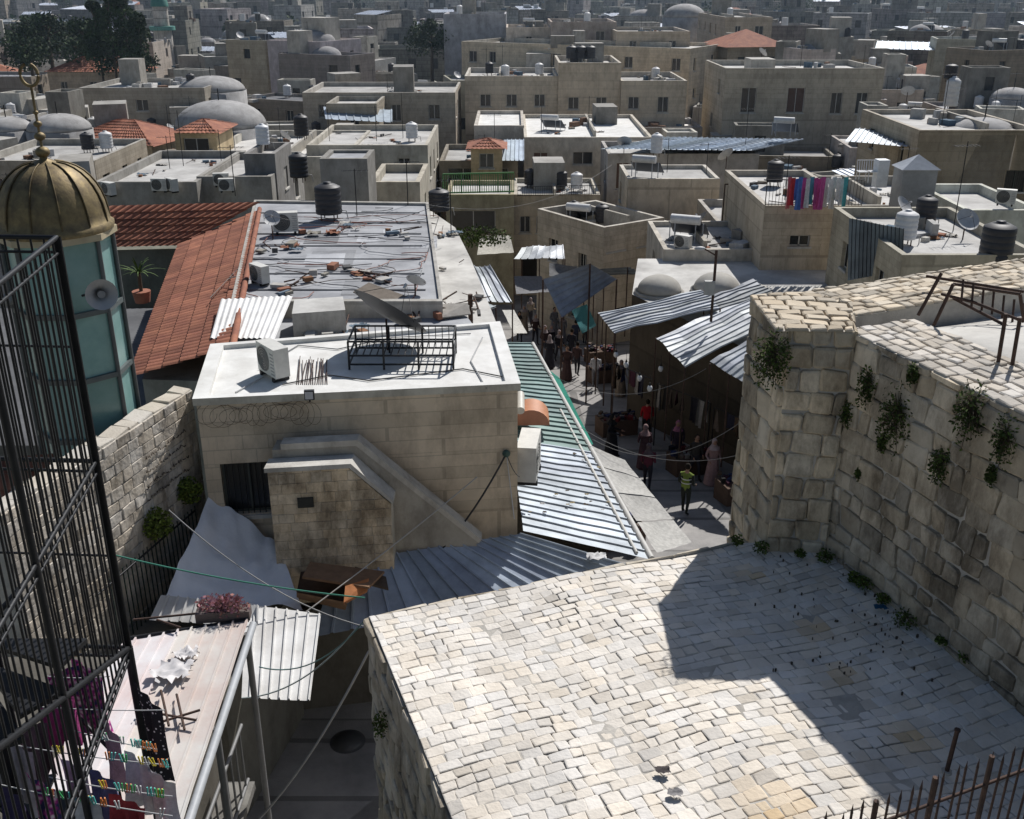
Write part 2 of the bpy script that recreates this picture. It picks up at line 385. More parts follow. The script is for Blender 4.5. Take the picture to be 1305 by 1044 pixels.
# ------------------------------------------------------------------ houses
def wallface(mb, O, U, w, z0, z1, holes, N, mat, col, far=False):
    def pt(x, z, d=0): return V(O[0]+U.x*x-N.x*d, O[1]+U.y*x-N.y*d, z)
    holes = [h for h in holes if h[0] > .05 and h[2] < w-.05 and h[1] > z0+.02 and h[3] < z1-.02]
    xs = sorted({0, w, *[h[0] for h in holes], *[h[2] for h in holes]}); zs = sorted({z0, z1, *[h[1] for h in holes], *[h[3] for h in holes]})
    for i in range(len(xs)-1):
        for j in range(len(zs)-1):
            cx, cz = (xs[i]+xs[i+1])/2, (zs[j]+zs[j+1])/2
            if any(h[0] < cx < h[2] and h[1] < cz < h[3] for h in holes): continue
            mb.face([pt(xs[i], zs[j]), pt(xs[i+1], zs[j]), pt(xs[i+1], zs[j+1]), pt(xs[i], zs[j+1])], mat, col)
    for h in holes:
        a, b, c, d = h[:4]; g = h[4] if len(h) > 4 else 0; D = .18 if g != 3 else 1.8
        mb.face([pt(a, b), pt(c, b), pt(c, b, D), pt(a, b, D)], mat, col); mb.face([pt(a, d, D), pt(c, d, D), pt(c, d), pt(a, d)], mat, col)
        mb.face([pt(a, b), pt(a, b, D), pt(a, d, D), pt(a, d)], mat, col); mb.face([pt(c, b, D), pt(c, b), pt(c, d), pt(c, d, D)], mat, col)
        if g == 2: mb.face([pt(a, b, D), pt(c, b, D), pt(c, d, D), pt(a, d, D)], 'paint', (.10, .05, .035))
        elif g == 3: mb.face([pt(a, b, D), pt(c, b, D), pt(c, d, D), pt(a, d, D)], 'paint', (.03, .03, .035)); continue  # deep shop opening: back painted near-black for the dim interior
        else: mb.face([pt(a, b, D), pt(c, b, D), pt(c, d, D), pt(a, d, D)], 'glass_dark')
        if not far:
            fc = (.5, .48, .44) if g != 1 else (.08, .09, .08)
            for x0, x1, y0, y1 in ((a, a+.06, b, d), (c-.06, c, b, d), ((a+c)/2-.03, (a+c)/2+.03, b, d), (a+.06, c-.06, b, b+.06), (a+.06, c-.06, d-.06, d)):
                mb.face([pt(x0, y0, D-.03), pt(x1, y0, D-.03), pt(x1, y1, D-.03), pt(x0, y1, D-.03)], 'paint', fc)
            s0 = pt(a-.08, b-.1, -.06); s1 = pt(c+.08, b-.1, -.06)
            mb.face([s0, s1, pt(c+.08, b-.01, -.06), pt(a-.08, b-.01, -.06)], 'plaster'); mb.face([pt(a-.08, b-.01, -.06), pt(c+.08, b-.01, -.06), pt(c+.08, b-.01, 0), pt(a-.08, b-.01, 0)], 'plaster')
            if g == 1:
                k = a
                while k < c: mb.cyl(pt(k, b, .05), pt(k, d, .05), .012, 4, 'iron', caps=False); k += .12
FOOT = []
def house(mb, pa, pb, zt, depth, zb, mat='limestone', roof='roof_cream', col=(1, 1, 1), wins=None, par=.4, far=False, sidew=True, tile=False, rcol=(1, 1, 1), foot=True):
    pa = V(pa[0], pa[1], 0); pb = V(pb[0], pb[1], 0); U = (pb-pa); w = U.length; U.normalize(); N = V(U.y, -U.x, 0); pc = pb-N*depth; pd = pa-N*depth
    if foot: FOOT.append(((pa+pc)/2, w/2, depth/2, U.copy()))
    def auto(wd):
        hs = []; z = zt-par-.6
        while z-1.2 > max(zb+.3, zt-9):
            n = int(wd/R.uniform(2.2, 3.6)); 
            for i in range(n):
                if R.random() < .7:
                    x = wd*(i+.5)/n+R.uniform(-.2, .2); ww = R.uniform(.7, 1.1); h = R.uniform(1., 1.4); hs.append((x-ww/2, z-h, x+ww/2, z))
            z -= R.uniform(2.9, 3.3)
        return hs
    def conv(ws): return [(q[0]*w-q[2]/2, zt-q[1]-q[3], q[0]*w+q[2]/2, zt-q[1], q[4] if len(q) > 4 else 0) for q in ws]
    wallface(mb, pa, U, w, zb, zt, conv(wins) if wins is not None else auto(w), N, mat, col, far)
    wallface(mb, pb, -N, depth, zb, zt, auto(depth) if sidew else [], U, mat, col, far)
    wallface(mb, pd, N, depth, zb, zt, auto(depth) if sidew else [], -U, mat, col, far)
    mb.face([V(q.x, q.y, z) for q, z in ((pc, zb), (pd, zb), (pd, zt), (pc, zt))], mat, col)
    T = .22; ia = pa+U*T-N*T; ib = pb-U*T-N*T; ic = pc-U*T+N*T; id_ = pd+U*T+N*T
    o = [pa, pb, pc, pd]; i_ = [ia, ib, ic, id_]; zr = zt-par
    if tile:
        e = .35; oo = [pa-U*e+N*e, pb+U*e+N*e, pc+U*e-N*e, pd-U*e-N*e]; hh = min(w, depth)*.24
        m0 = (pa+pd)/2+U*min(w, depth)*.5*.98; m1 = (pb+pc)/2-U*min(w, depth)*.5*.98
        t = lambda q, z: V(q.x, q.y, z)
        ft = (lambda a, b, c, d: mb.tiles(a, b, c, d, .3, .5)) if not far else (lambda a, b, c, d: mb.face([a, b, c, d], 'tile'))
        ft(t(oo[0], zt), t(oo[1], zt), t(m1, zt+hh), t(m0, zt+hh)); ft(t(oo[2], zt), t(oo[3], zt), t(m0, zt+hh), t(m1, zt+hh))
        mb.face([t(oo[1], zt), t(oo[2], zt), t(m1, zt+hh)], 'tile'); mb.face([t(oo[3], zt), t(oo[0], zt), t(m0, zt+hh)], 'tile')
        return
    for k in range(4):
        j = (k+1) % 4
        mb.face([V(o[k].x, o[k].y, zt), V(o[j].x, o[j].y, zt), V(i_[j].x, i_[j].y, zt), V(i_[k].x, i_[k].y, zt)], 'plaster', col)
        mb.face([V(i_[j].x, i_[j].y, zr), V(i_[k].x, i_[k].y, zr), V(i_[k].x, i_[k].y, zt), V(i_[j].x, i_[j].y, zt)], 'plaster', col)
    mb.face([V(q.x, q.y, zr) for q in i_], roof, rcol)
# ================================================================== GROUND + HILL
ys = [-30, 0, 10, 22]+[26+4*i for i in range(9)]+[60, 80, 110, 150, 200, 250, 300, 350, 400, 500, 600, 800, 1100, 1500, 2200]
xs = [-2000, -1000, -500, -250, -120, -60, -30, -15, -5, 0, 5, 15, 30, 60, 120, 250, 500, 1000, 2000]
g = MB()
vs = [V(x, y, gz(y)+(noise.noise(V(x*.004, y*.004, 0))*14 if y > 500 else 0)) for y in ys for x in xs]
n = len(xs)
g.mesh(vs, [[j*n+i, j*n+i+1, (j+1)*n+i+1, (j+1)*n+i] for j in range(len(ys)-1) for i in range(n-1)], 'ground', smooth=True); g.done('ground')
s_ = MB(); sl = [(-9, 10), (-9, 14), (-6, 18), (-2, 22), (0, 26), (0, 32), (-.5, 40), (-1, 50), (-1.5, 60), (-1.5, 78)]; sr = [6, 6, 9, 10, 10.5, 10, 9, 9, 8, 6]
vs = []
for (xl, y), xr in zip(sl, sr): vs += [V(xl, y, gz(y)+.03), V(xr, y, gz(y)+.03)]
s_.mesh(vs, [[2*i, 2*i+1, 2*i+3, 2*i+2] for i in range(len(sl)-1)], 'street'); s_.done('paved_street')
# ================================================================== GATE TERRACE + RAMPART WALL
A = P(470, 785, 8); B = V(3.05, 12.06, 8); C = V(4.2, 12.1, 8); Dp = V(6.75, 5.0, 8); E = V(.36, 4.6, 8); E2 = V(6.8, 4.6, 8)
tp = [A, B, C, Dp, E2, E]
tb = MB(); tb.prism([(q.x, q.y) for q in tp], 0, 7.86, 'mortar')
U = (B-A).normalized(); W = V(-U.y, U.x, 0)
def warp(q): return V(0, 0, .07*noise.noise(q*.45)+.025*noise.noise(q*1.7)+ -.02*max(0, 1-abs((q-A).dot(W))*2))
lich = [(P(985, 1030, 8), .5), (P(1075, 860, 8), .3), (P(1165, 940, 8), .35), (P(1040, 800, 8), .3), (P(960, 730, 8), .25)]
def ttone(q):
    return 1+.14*noise.noise(q*.6)+.09*noise.noise(q*2.3)
def ttint(q):
    k = min(1, sum(max(0, 1-(q-c).length/r) for c, r in lich)*1.4)*(.6+.8*abs(noise.noise(q*5)))
    return (1-.12*k, 1-.28*k, 1-.5*k)
stones(tb, V(A.x, A.y, 7.99), U, W, [((q-A).dot(U), (q-A).dot(W)) for q in tp], (.115, .165), (.115, .24), gap=.0012, th=.013, bev=.013, warp=warp, dark=.11, tone=ttone, jit=.015, wave=.07, tint=ttint, base=(1.02, 1.0, .975))
Ee = V(E.x, E.y, 8); Uf = (Ee-A).normalized(); L_ = (Ee-A).length
stones(tb, V(A.x, A.y, 0), Uf, V(0, 0, 1), [(0, 0), (L_, 0), (L_, 7.98), (0, 7.98)], (.24, .38), (.25, .6), gap=.006, th=.05, bev=.035, mat='old_ashlar', dark=.2, base=(.85, .85, .85), jit=.02)
Lb = (B-A).length
stones(tb, V(B.x, B.y, 0), -U, V(0, 0, 1), [(0, 2), (Lb, 2), (Lb, 7.98), (0, 7.98)], (.28, .4), (.3, .75), th=.05, bev=.03, mat='old_ashlar')
tb.done('gate_terrace_roof')
# rampart
w0 = V(4.17, 11.8, 0); w1 = V(6.9, 4.2, 0); wd = (w1-w0).normalized(); wn = V(wd.y, -wd.x, 0)
if wn.x > 0: wn = -wn
WT = 11.05
rb = MB()
Wl = (w1-w0).length; inn = -wn
rb.prism([(w0+inn*.02)[:2], (w1+inn*.02)[:2], (w1+inn*7)[:2], (9, 15.2), (3.9, 13.2)], 0, WT-.35, 'mortar', 'roof_cream')
def wtone(q):
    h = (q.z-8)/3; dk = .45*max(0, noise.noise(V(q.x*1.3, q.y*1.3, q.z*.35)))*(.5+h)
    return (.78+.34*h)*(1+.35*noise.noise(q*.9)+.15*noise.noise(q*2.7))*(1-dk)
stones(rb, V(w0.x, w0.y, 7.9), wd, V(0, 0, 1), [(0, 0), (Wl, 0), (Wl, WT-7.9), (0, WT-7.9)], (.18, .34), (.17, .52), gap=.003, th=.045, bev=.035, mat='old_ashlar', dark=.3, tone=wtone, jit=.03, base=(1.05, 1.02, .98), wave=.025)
bw = .95
q0 = w0; Ub = wd; Wb = inn
stones(rb, V(q0.x, q0.y, WT), Ub, (Wb+V(0, 0, .04)).normalized(), [(-.1, -.03), (Wl, -.03), (Wl, bw), (-.1, bw)], (.12, .17), (.15, .27), gap=.004, th=.03, bev=.02, mat='paver', base=(.8, .77, .73), dark=.28, jit=.018)
rb.face([V(*(w0+inn*bw)[:2], WT+.04), V(*(w1+inn*bw)[:2], WT+.04), V(*(w1+inn*bw)[:2], WT-.36), V(*(w0+inn*bw)[:2], WT-.36)], 'plaster')
k0 = V(3.3, 13.15, 0); k1 = V(9.6, 16.1, 0); kd = (k1-k0).normalized(); kn = V(kd.y, -kd.x, 0)
rb.prism([k0[:2], (k0+kn*1.1)[:2], (k1+kn*1.1)[:2], k1[:2]], 0, WT-.0, 'mortar')
stones(rb, V(k0.x, k0.y, WT+.01), kd, -kn, [(0, -1.12), (6.9, -1.12), (6.9, 0), (0, 0)], (.12, .18), (.15, .3), gap=.004, th=.04, bev=.02, mat='paver', base=(.8, .73, .62), dark=.36, jit=.018)
vs = []
for j in range(9):
    for i in range(13):
        a = i/12; b = j/8
        q = (w0+inn*(bw+.0)).lerp(w1+inn*(bw), a).lerp((k0+kn*1.0).lerp(k1+kn*1.0+V(2, 0, 0), a), b)
        vs.append(V(q.x, q.y, WT-.3+.35*math.sin(math.pi*b)*math.sin(math.pi*min(1, a*1.2+.05))))
rb.mesh(vs, [[j*13+i, j*13+i+1, (j+1)*13+i+1, (j+1)*13+i] for j in range(8) for i in range(12)], 'roof_cream', (1.05, 1.03, 1), smooth=True)
rb.done('rampart_wall')
# pillar
pl = MB(); pp_ = [V(3.22, 13.15, 0), V(3.4, 11.85, 0), V(4.14, 11.72, 0), V(4.42, 12.9, 0), V(3.9, 13.4, 0)]
cc = sum(pp_, V(0, 0, 0))/5
pl.prism([(cc+(q-cc)*.97)[:2] for q in pp_], 0, 11.1, 'mortar')
def ptone(q): return (1+.3*noise.noise(q*1.1))*(.8 if q.z > 10.6 else 1)*(.85 if q.z < 8.6 else 1)
for i in (0, 1, 2):
    a, b = pp_[i], pp_[i+1]; d = (b-a); l = d.length
    stones(pl, V(a.x, a.y, 0 if i == 0 else 7.9), d, V(0, 0, 1), [(0, 0), (l, 0), (l, 11.1-(0 if i == 0 else 7.9)), (0, 11.1-(0 if i == 0 else 7.9))], (.22, .36), (.22, .45), gap=.005, th=.05, bev=.035, mat='old_ashlar', base=(1.18, 1.13, 1.05), dark=.24, jit=.024, tone=ptone)
stones(pl, V(3.2, 11.7, 11.1), V(1, -.12, 0), V(.12, 1, 0), [(-.02, 0.02), (.9, .1), (1.1, 1.2), (.6, 1.75), (-.2, 1.45)], (.16, .24), (.2, .34), th=.04, mat='paver', base=(.78, .7, .58), dark=.3)
pl.done('stone_gate_pillar')
# wall plants
wp0 = V(w0.x, w0.y, 9)
for u, v, r in ((1040, 492, .42), (1055, 520, .25), (1112, 482, .22), (1085, 520, .16), (1150, 518, .36), (1246, 512, .3), (1205, 582, .2), (1170, 470, .12), (1290, 548, .24), (1130, 560, .1), (1040, 630, .14), (1270, 600, .1), (1100, 600, .07)):
    q = PP(u, v, wp0, wn)+wn*.06; mb = MB(); plant(mb, q, (r*.6, r*.75, r), int(2300*r)+60, .04, .9, (.85, .82, .62)); mb.done('caper_bush')
q = PY(985, 447, 11.72); mb = MB(); plant(mb, q, (.26, .2, .34), 800, .045, .7, (1.0, .95, .7)); mb.done('caper_bush')
for u, v, r in ((1155, 787, .17), (970, 697, .12), (1235, 836, .12), (1100, 742, .14), (1052, 708, .13), (940, 688, .1), (1090, 735, .1), (1125, 762, .09), (1200, 815, .08), (1020, 705, .08)):
    q = P(u, v, 8.1); mb = MB(); plant(mb, q, (r, r, r*.7), 170, .04, .2, (.9, .9, .6)); mb.done('weed_tuft')
q = P(490, 920, 7.2); mb = MB(); plant(mb, q-V(.05, 0, 0), (.1, .15, .2), 160, .04, .5, (.9, .9, .6)); mb.done('weed_tuft')
solo('crumpled_rag', rag, P(845, 983, 8.04), .09, (.08, .07, .07)); solo('crumpled_rag', rag, P(860, 1012, 8.04), .09, (.25, .24, .24)); solo('blue_plastic_scrap', rag, P(1122, 775, 8.05), .1, (.03, .12, .22))
mb = MB()
for i in range(110):
    u = R.gauss(1105, 60); v = R.gauss(790, 45)
    q = P(u, v, 8.03)
    if q.x > 4.1+(12-q.y)*.36-.05: continue
    a = R.random()*6; s = R.uniform(.005, .02)
    mb.prism([(q.x+s*math.cos(a+k*1.3)*R.uniform(.4, 1), q.y+s*math.sin(a+k*1.3)*R.uniform(.4, 1)) for k in range(4)], 7.99, 8.025+s*.3, 'matte', col=(.08, .07, .055))
mb.done('leaf_litter')
def post(mb, p, h): p = Vector(p); mb.cyl(p, p+V(.02, 0, h), .022, 8, 'rust'); mb.cyl(p, p+V(0, 0, .03), .05, 8, 'mortar'); mb.cyl(p+V(.02, 0, h), p+V(.02, 0, h+.02), .03, 8, 'rust')
solo('metal_post', post, P(1206, 985, 8.02), .5)
mb = MB(); ra = V(1.75, 5.62, 7.85); re_ = V(5.2, 6.85, 7.85); n = 34
for i in range(n+1):
    q = ra.lerp(re_, i/n); h = 1.3+R.uniform(-.02, .02)+.25*i/n; q2 = q+V(R.uniform(-.02, .02), R.uniform(-.02, .02), h)
    mb.cyl(q, q2, .010, 6, 'rust'); mb.cyl(q2, q2+V(0, 0, .09), .012, 6, 'rust', r2=.001)
    if i % 5 == 0: mb.cyl(q, q+V(0, 0, h+.06), .022, 6, 'rust')
for h in (.35, 1.1): mb.cyl(ra+V(0, 0, h), re_+V(0, 0, h+.22*h), .014, 6, 'rust')
mb.done('spiked_iron_railing')
mb = MB()
def L3(a, b, r=.022): mb.cyl(a, b, r, 6, 'rust')
for (u, v, uu, vv) in ((1170, 402, 1200, 348), (1190, 415, 1215, 362), (1272, 462, 1282, 400), (1290, 465, 1300, 405)):
    a = P(u, v, WT+.05); b = PY(uu, vv, a.y); L3(a, b)
pts = [PY(1200, 375, 13), PY(1240, 385, 12.6), PY(1305, 410, 12.2), PY(1300, 375, 12.2), PY(1215, 362, 13)]
for a, b in zip(pts, pts[1:]): L3(a, b)
L3(PY(1215, 380, 12.9), PY(1310, 430, 12)); L3(PY(1180, 352, 13.5), PY(1305, 372, 13))
for i in range(7): a = PY(1225+i*13, 386+i*5, 12.6); L3(a, a+V(.02, .1, .28), .015)
mb.done('rusty_metal_frame')
# ================================================================== CENTRAL WHITE-ROOFED HOUSE
mb = MB(); fa = V(-6.45, 19.25, 0); fb = V(.12, 20.1, 0)
pc = V(-.35, 24.3, 0); pd = V(-7.0, 22.6, 0); ZT = 7.0
Uf = (fb-fa).normalized(); Nf = V(Uf.y, -Uf.x, 0); wF = (fb-fa).length
def onfront(u, v): return PP(u, v, fa, Nf)
a = onfront(288, 657); b = onfront(350, 588)
xa = (a-fa).dot(Uf); xb = (b-fa).dot(Uf)
wallface(mb, fa, Uf, wF, 0, ZT, [(xa, a.z, xb, b.z, 1)], Nf, 'limestone', (1.2, 1.12, 1.02))
d = pc-fb; wallface(mb, fb, d.normalized(), d.length, 0, ZT, [], V(1, 0, 0), 'limestone', (1.05, 1, .95))
d = fa-pd; wallface(mb, pd, d.normalized(), d.length, 0, ZT, [], V(-1, 0, 0), 'limestone', (1, 1, 1))
mb.face([V(pc.x, pc.y, 0), V(pd.x, pd.y, 0), V(pd.x, pd.y, ZT), V(pc.x, pc.y, ZT)], 'limestone')
o = [fa, fb, pc, pd]; ce = sum(o, V(0, 0, 0))/4
oo = [q+(q-ce).normalized()*.07 for q in o]; ii = [q-(q-ce).normalized()*.28 for q in o]
for k in range(4):
    j = (k+1) % 4; t = lambda q, z: V(q.x, q.y, z)
    mb.face([t(oo[k], ZT), t(oo[j], ZT), t(oo[j], ZT+.16), t(oo[k], ZT+.16)], 'plaster', (1.1, 1.08, 1))
    mb.face([t(oo[k], ZT+.16), t(oo[j], ZT+.16), t(ii[j], ZT+.16), t(ii[k], ZT+.16)], 'roof_white')
    mb.face([t(ii[j], ZT+.06), t(ii[k], ZT+.06), t(ii[k], ZT+.16), t(ii[j], ZT+.16)], 'roof_white')
    mb.face([t(oo[j], ZT), t(oo[k], ZT), t(o[k], ZT), t(o[j], ZT)], 'plaster')
mb.face([t(q, ZT+.06) for q in ii], 'roof_white')
mb.done('white_roofed_stone_house')
mb = MB()
def prof(pts, y0, y1, mat, col, skew=.13, x0=-4.9):
    a = [V(x, y0+(x-x0)*skew, z) for x, z in pts]; b = [V(x, y1+(x-x0)*skew, z) for x, z in pts]; n = len(pts)
    mb.face(a, mat, col); mb.face(b[::-1], mat, col)
    for i in range(n): j = (i+1) % n; mb.face([a[i], b[i], b[j], a[j]], mat, col)
prof([(-4.9, 2.8), (-2.5, 2.8), (-2.5, 5.05), (-3.3, 5.93), (-4.9, 5.93)], 18.35, 18.72, 'plaster', (1.0, .95, .86))
stones(mb, V(-4.9, 18.345, 0), V(1, .13, 0), V(0, 0, 1), [(0, 2.8), (2.42, 2.8), (2.42, 5.05), (1.61, 5.93), (0, 5.93)], (.2, .24), (.25, .5), gap=.002, th=.015, bev=.01, mat='old_ashlar', dark=.12, base=(1.3, 1.22, 1.12), jit=.003)
prof([(-4.95, 5.933), (-3.28, 5.933), (-2.45, 5.05), (-2.45, 5.13), (-3.25, 6.03), (-4.95, 6.03)], 18.3, 18.76, 'plaster', (1, 1, 1))
prof([(-4.88, 2.8), (-.75, 2.8), (-.75, 3.75), (-3.2, 6.2), (-4.88, 6.2)], 18.8, 19.3, 'plaster', (.8, .77, .72))
prof([(-4.7, 6.203), (-3.2, 6.203), (-.72, 3.72), (-.66, 3.8), (-3.17, 6.33), (-4.7, 6.33)], 18.78, 19.1, 'plaster', (1.05, 1.02, .98))
mb.box((-4.2, 18.41, 5.1), (.32, .06, .22), .13, 'matte', (.05, .05, .045))
mb.done('outside_stair_parapet')
zR = ZT+.07
solo('air_conditioner', acunit, P(350, 480, zR), -.9, 1.0)
solo('air_conditioner', acunit, V(.38, 20.9, 4.55), 1.45, 1.3)
def frame(mb, c, w, d, h):
    c = Vector(c)
    for x in (-w/2, -w/6, w/6, w/2):
        for y in (-d/2, d/2): mb.cyl(c+V(x, y, 0), c+V(x, y, h), .03, 4, 'iron')
    for z in (.12, h*.5, h):
        for y in (-d/2, d/2): mb.cyl(c+V(-w/2, y, z), c+V(w/2, y, z), .025, 4, 'iron')
        for x in (-w/2, w/2): mb.cyl(c+V(x, -d/2, z), c+V(x, d/2, z), .025, 4, 'iron')
    n = 16
    for i in range(n): x = -w/2+w*i/(n-1); mb.cyl(c+V(x, -d/2, h*.5), c+V(x, d/2, h*.5), .016, 4, 'iron'); mb.cyl(c+V(x, d/2, 0.1), c+V(x, d/2, h), .012, 4, 'iron')
solo('iron_bench_frame', frame, P(512, 470, zR)+V(0, .5, 0), 2.3, 1.1, .65)
def bigdish(mb, c): dish(mb, c, .95, .75, .86, .75, 'paint', (.07, .07, .075), .16)
solo('satellite_dish', bigdish, P(488, 448, zR)+V(.1, .1, 0))
def flood(mb, c):
    c = Vector(c); mb.box(c+V(0, 0, .05), (.2, .09, .2), .1, 'iron'); mb.face([c+V(-.08, -.055, .07), c+V(.08, -.04, .07), c+V(.08, -.04, .23), c+V(-.08, -.055, .23)], 'paint', (.6, .6, .62)); mb.cyl(c, c+V(0, 0, .06), .02, 6, 'iron')
solo('floodlight', flood, P(395, 512, ZT+.16))
mb = MB()
for i in range(16):
    a = P(378+i*2.6, 490, zR); b = P(380+i*2.6+R.uniform(-3, 6), 460+R.uniform(-4, 4), zR)+V(0, 0, .05); mb.cyl(a, b, .01, 4, 'rust')
mb.done('rebar_pile')
mb = MB()
for (ar) in (((330, 470), (380, 440), (430, 445), (500, 430), (600, 425)), ((360, 490), (420, 478), (470, 485), (590, 470), (640, 480)), ((620, 495), (600, 460), (615, 430)), ((300, 500), (340, 478))):
    mb.tube([P(u, v, zR+.02) for u, v in ar], .015, 5, 'paint', R.choice([(.05, .05, .05), (.4, .4, .4)]))
mb.done('rooftop_cables')
mb = MB()
mb.tube([onfront(262+i*.62+(15+4*math.sin(i*.05))*math.cos(i*.4), 526+(12+4*math.sin(i*.07))*math.sin(i*.4)+3*math.sin(i*.03))+Nf*(.05+.03*math.sin(i*.4)) for i in range(230)], .0035, 4, 'rust')
mb.done('razor_wire_coil')
mb = MB(); mb.prism([(-7.3, 22.75), (-.4, 24.45), (-1.4, 28.2), (-8.2, 27.4)], -2, 6.2, 'limestone', 'roof_grey')
mb.prism([P(372, 400, 6.9)[:2], P(440, 395, 6.9)[:2], P(437, 378, 6.9)[:2], P(375, 382, 6.9)[:2]], 6.2, 6.9, 'plaster', 'roof_cream')
mb.done('low_grey_roofed_house')
mb = MB(); mb.corr(P(268, 432, 6.6), P(350, 432, 6.6), P(373, 377, 6.9), P(282, 382, 6.9), 12, .035, 'sheet_white'); mb.done('corrugated_sheet_roof')
mb = MB(); junk(mb, [P(u, v, 6.25) for u, v in ((470, 420), (520, 395), (560, 390), (590, 400), (420, 425), (540, 405), (450, 380))], 60, .5); mb.done('rooftop_debris')
def flatsheet(mb, a, b, c, d, mat, col, th=.03):
    lo = [Vector(q)-V(0, 0, th) for q in (a, b, c, d)]; up = [Vector(q) for q in (a, b, c, d)]
    mb.face(up, mat, col); mb.face(lo[::-1], mat, col)
    for i in range(4): j = (i+1) % 4; mb.face([lo[i], lo[j], up[j], up[i]], mat, col)
mb = MB(); flatsheet(mb, P(450, 372, 6.8), P(500, 392, 6.5), P(520, 378, 6.6), P(470, 360, 6.9), 'matte', (.2, .17, .14)); flatsheet(mb, P(560, 405, 6.3), P(600, 400, 6.3), P(596, 386, 6.5), P(556, 388, 6.4), 'matte', (.35, .33, .3)); mb.done('loose_boards')
mb = MB(); gp = [(-7.9, 27.6), (-1.95, 27.6), (-3.4, 41.5), (-10.6, 42.0)]; mb.prism(gp, -4, 6.6, 'plaster', 'roof_grey')
for i in range(4):
    a = V(*gp[i], 0); b = V(*gp[(i+1) % 4], 0); cen = V(-6, 35, 0)
    ai = a+(cen-a).normalized()*.25; bi = b+(cen-b).normalized()*.25
    mb.prism([a[:2], b[:2], bi[:2], ai[:2]], 6.603, 6.7, 'plaster', col=(.8, .8, .8))
for k in range(7):
    y = 29+k*1.8; mb.prism([(-7.6-.19*(y-27.6), y), (-2.4-.1*(y-27.6), y), (-2.4-.1*(y-27.6), y+.06), (-7.6-.19*(y-27.6), y+.06)], 6.603, 6.64, 'roof_grey', col=(.6, .6, .6))
for k in range(9):
    x = R.uniform(-8, -3.5); y = R.uniform(28.5, 39); w_ = R.uniform(.6, 1.6); h_ = R.uniform(.8, 2.2); z_ = 6.606+.002*k; g_ = R.uniform(.6, 1.35)
    mb.face([V(x, y, z_), V(x+w_, y+R.uniform(-.2, .2), z_), V(x+w_*.9, y+h_, z_), V(x-.1, y+h_*.9, z_)], 'roof_grey', (g_, g_, g_))
mb.done('long_grey_roofed_building')
mb = MB()
for k in range(30):
    c = V(R.uniform(-8, -3), R.uniform(28.5, 40), 6.67); n = 16; ang = R.uniform(0, 6); pts = []
    for i in range(n): ang += R.uniform(-.7, .7); c = c+V(math.cos(ang)*.4, math.sin(ang)*.25, 0); c.x = max(-8.6, min(-2.8, c.x)); c.y = max(28, min(40.5, c.y)); pts.append(c.copy())
    mb.tube(pts, .014, 5, 'paint', R.choice([(.04, .04, .04), (.25, .08, .05), (.4, .4, .4), (.05, .05, .06), (.15, .12, .1)]))
mb.done('rooftop_cables')
mb = MB(); junk(mb, [P(u, v, 6.65) for u, v in ((395, 355), (360, 320), (480, 355), (400, 300), (450, 290), (500, 300), (430, 340), (350, 370))], 50, .7); mb.done('rooftop_debris')
solo('black_water_tank', tank, P(420, 280, 6.62), .5, 1.0)
solo('air_conditioner', acunit, P(365, 298, 6.62), .2, 1.05); solo('air_conditioner', acunit, P(332, 362, 6.62), -.8, .8)
solo('satellite_dish', dish, P(348, 305, 6.62), .3); solo('satellite_dish', dish, P(530, 392, 6.25), .3, 1.2, .8)
for u, v in ((300, 250), (455, 275), (520, 262), (575, 300)): solo('tv_antenna', antenna, P(u, v, 6.6), R.uniform(1.6, 2.8))
def shed(mb, a, b, zt, depth, zb, mat, col, roof='roof_grey'): house(mb, a, b, zt, depth, zb, mat, roof, col, wins=[], par=.12, foot=False, sidew=False)
a = PY(410, 243, 43); b = PY(470, 243, 43); solo('rooftop_shed', shed, a, b, 8.2, 2.5, 5, 'plaster', (.55, .55, .55))
mb = MB()
a, b, c, d = P(165, 482, 5.9), P(297, 443, 6.7), P(331, 268, 6.7), P(228, 313, 5.9)
mb.tiles(a, d, c, b, .24, .4); mb.prism([(a.x+.2, a.y+.3), (b.x-.1, b.y+.1), (c.x-.1, c.y), (d.x+.3, d.y)], 0, 5.75, 'plaster', col=(.6, .6, .6))
for i in range(26): q = b.lerp(c, i/26); q2 = b.lerp(c, (i+.95)/26); mb.cyl(q+V(0, 0, .03), q2+V(0, 0, .06), .09, 8, 'tile', (1, 1, 1))
mb.done('red_tiled_roof_wing')
mb = MB()
a, b, c, d = P(60, 318, 5.8), P(232, 314, 5.8), P(330, 259, 7.1), P(128, 264, 7.1)
mb.tiles(a, b, c, d, .25, .4); mb.prism([(a.x, a.y+.5), (b.x, b.y+.5), (c.x, c.y), (d.x, d.y)], 0, 5.6, 'plaster', col=(.35, .37, .33))  # walls tinted dark: the courtyard's shadow is put into their colour
mb.done('red_tiled_house')
solo('corrugated_sheet_roof', lambda mb: mb.corr(P(120, 322, 5.3), P(222, 320, 5.3), P(226, 312, 5.6), P(118, 312, 5.6), 14, .04, 'galvanised'))
def palm(mb, c):
    c = Vector(c); mb.cyl(c, c+V(0, 0, .35), .22, 12, 'tile', r2=.28); mb.cyl(c+V(0, 0, .3), c+V(0, 0, .9), .06, 6, 'bark')
    for i in range(22):
        a = R.uniform(0, 6.28); e = R.uniform(.3, 1.3); L = R.uniform(.6, 1.0); pts = []
        for k in range(6): t = k/5; pts.append(c+V(0, 0, .9)+V(math.cos(a)*L*t*math.cos(e), math.sin(a)*L*t*math.cos(e), L*t*math.sin(e)-.35*t*t))
        for k in range(5):
            w = V(-math.sin(a), math.cos(a), 0)*.035*(1-k/6); mb.face([pts[k]-w, pts[k+1]-w*.8, pts[k+1]+w*.8, pts[k]+w], 'foliage', (.9, 1.0, .8))
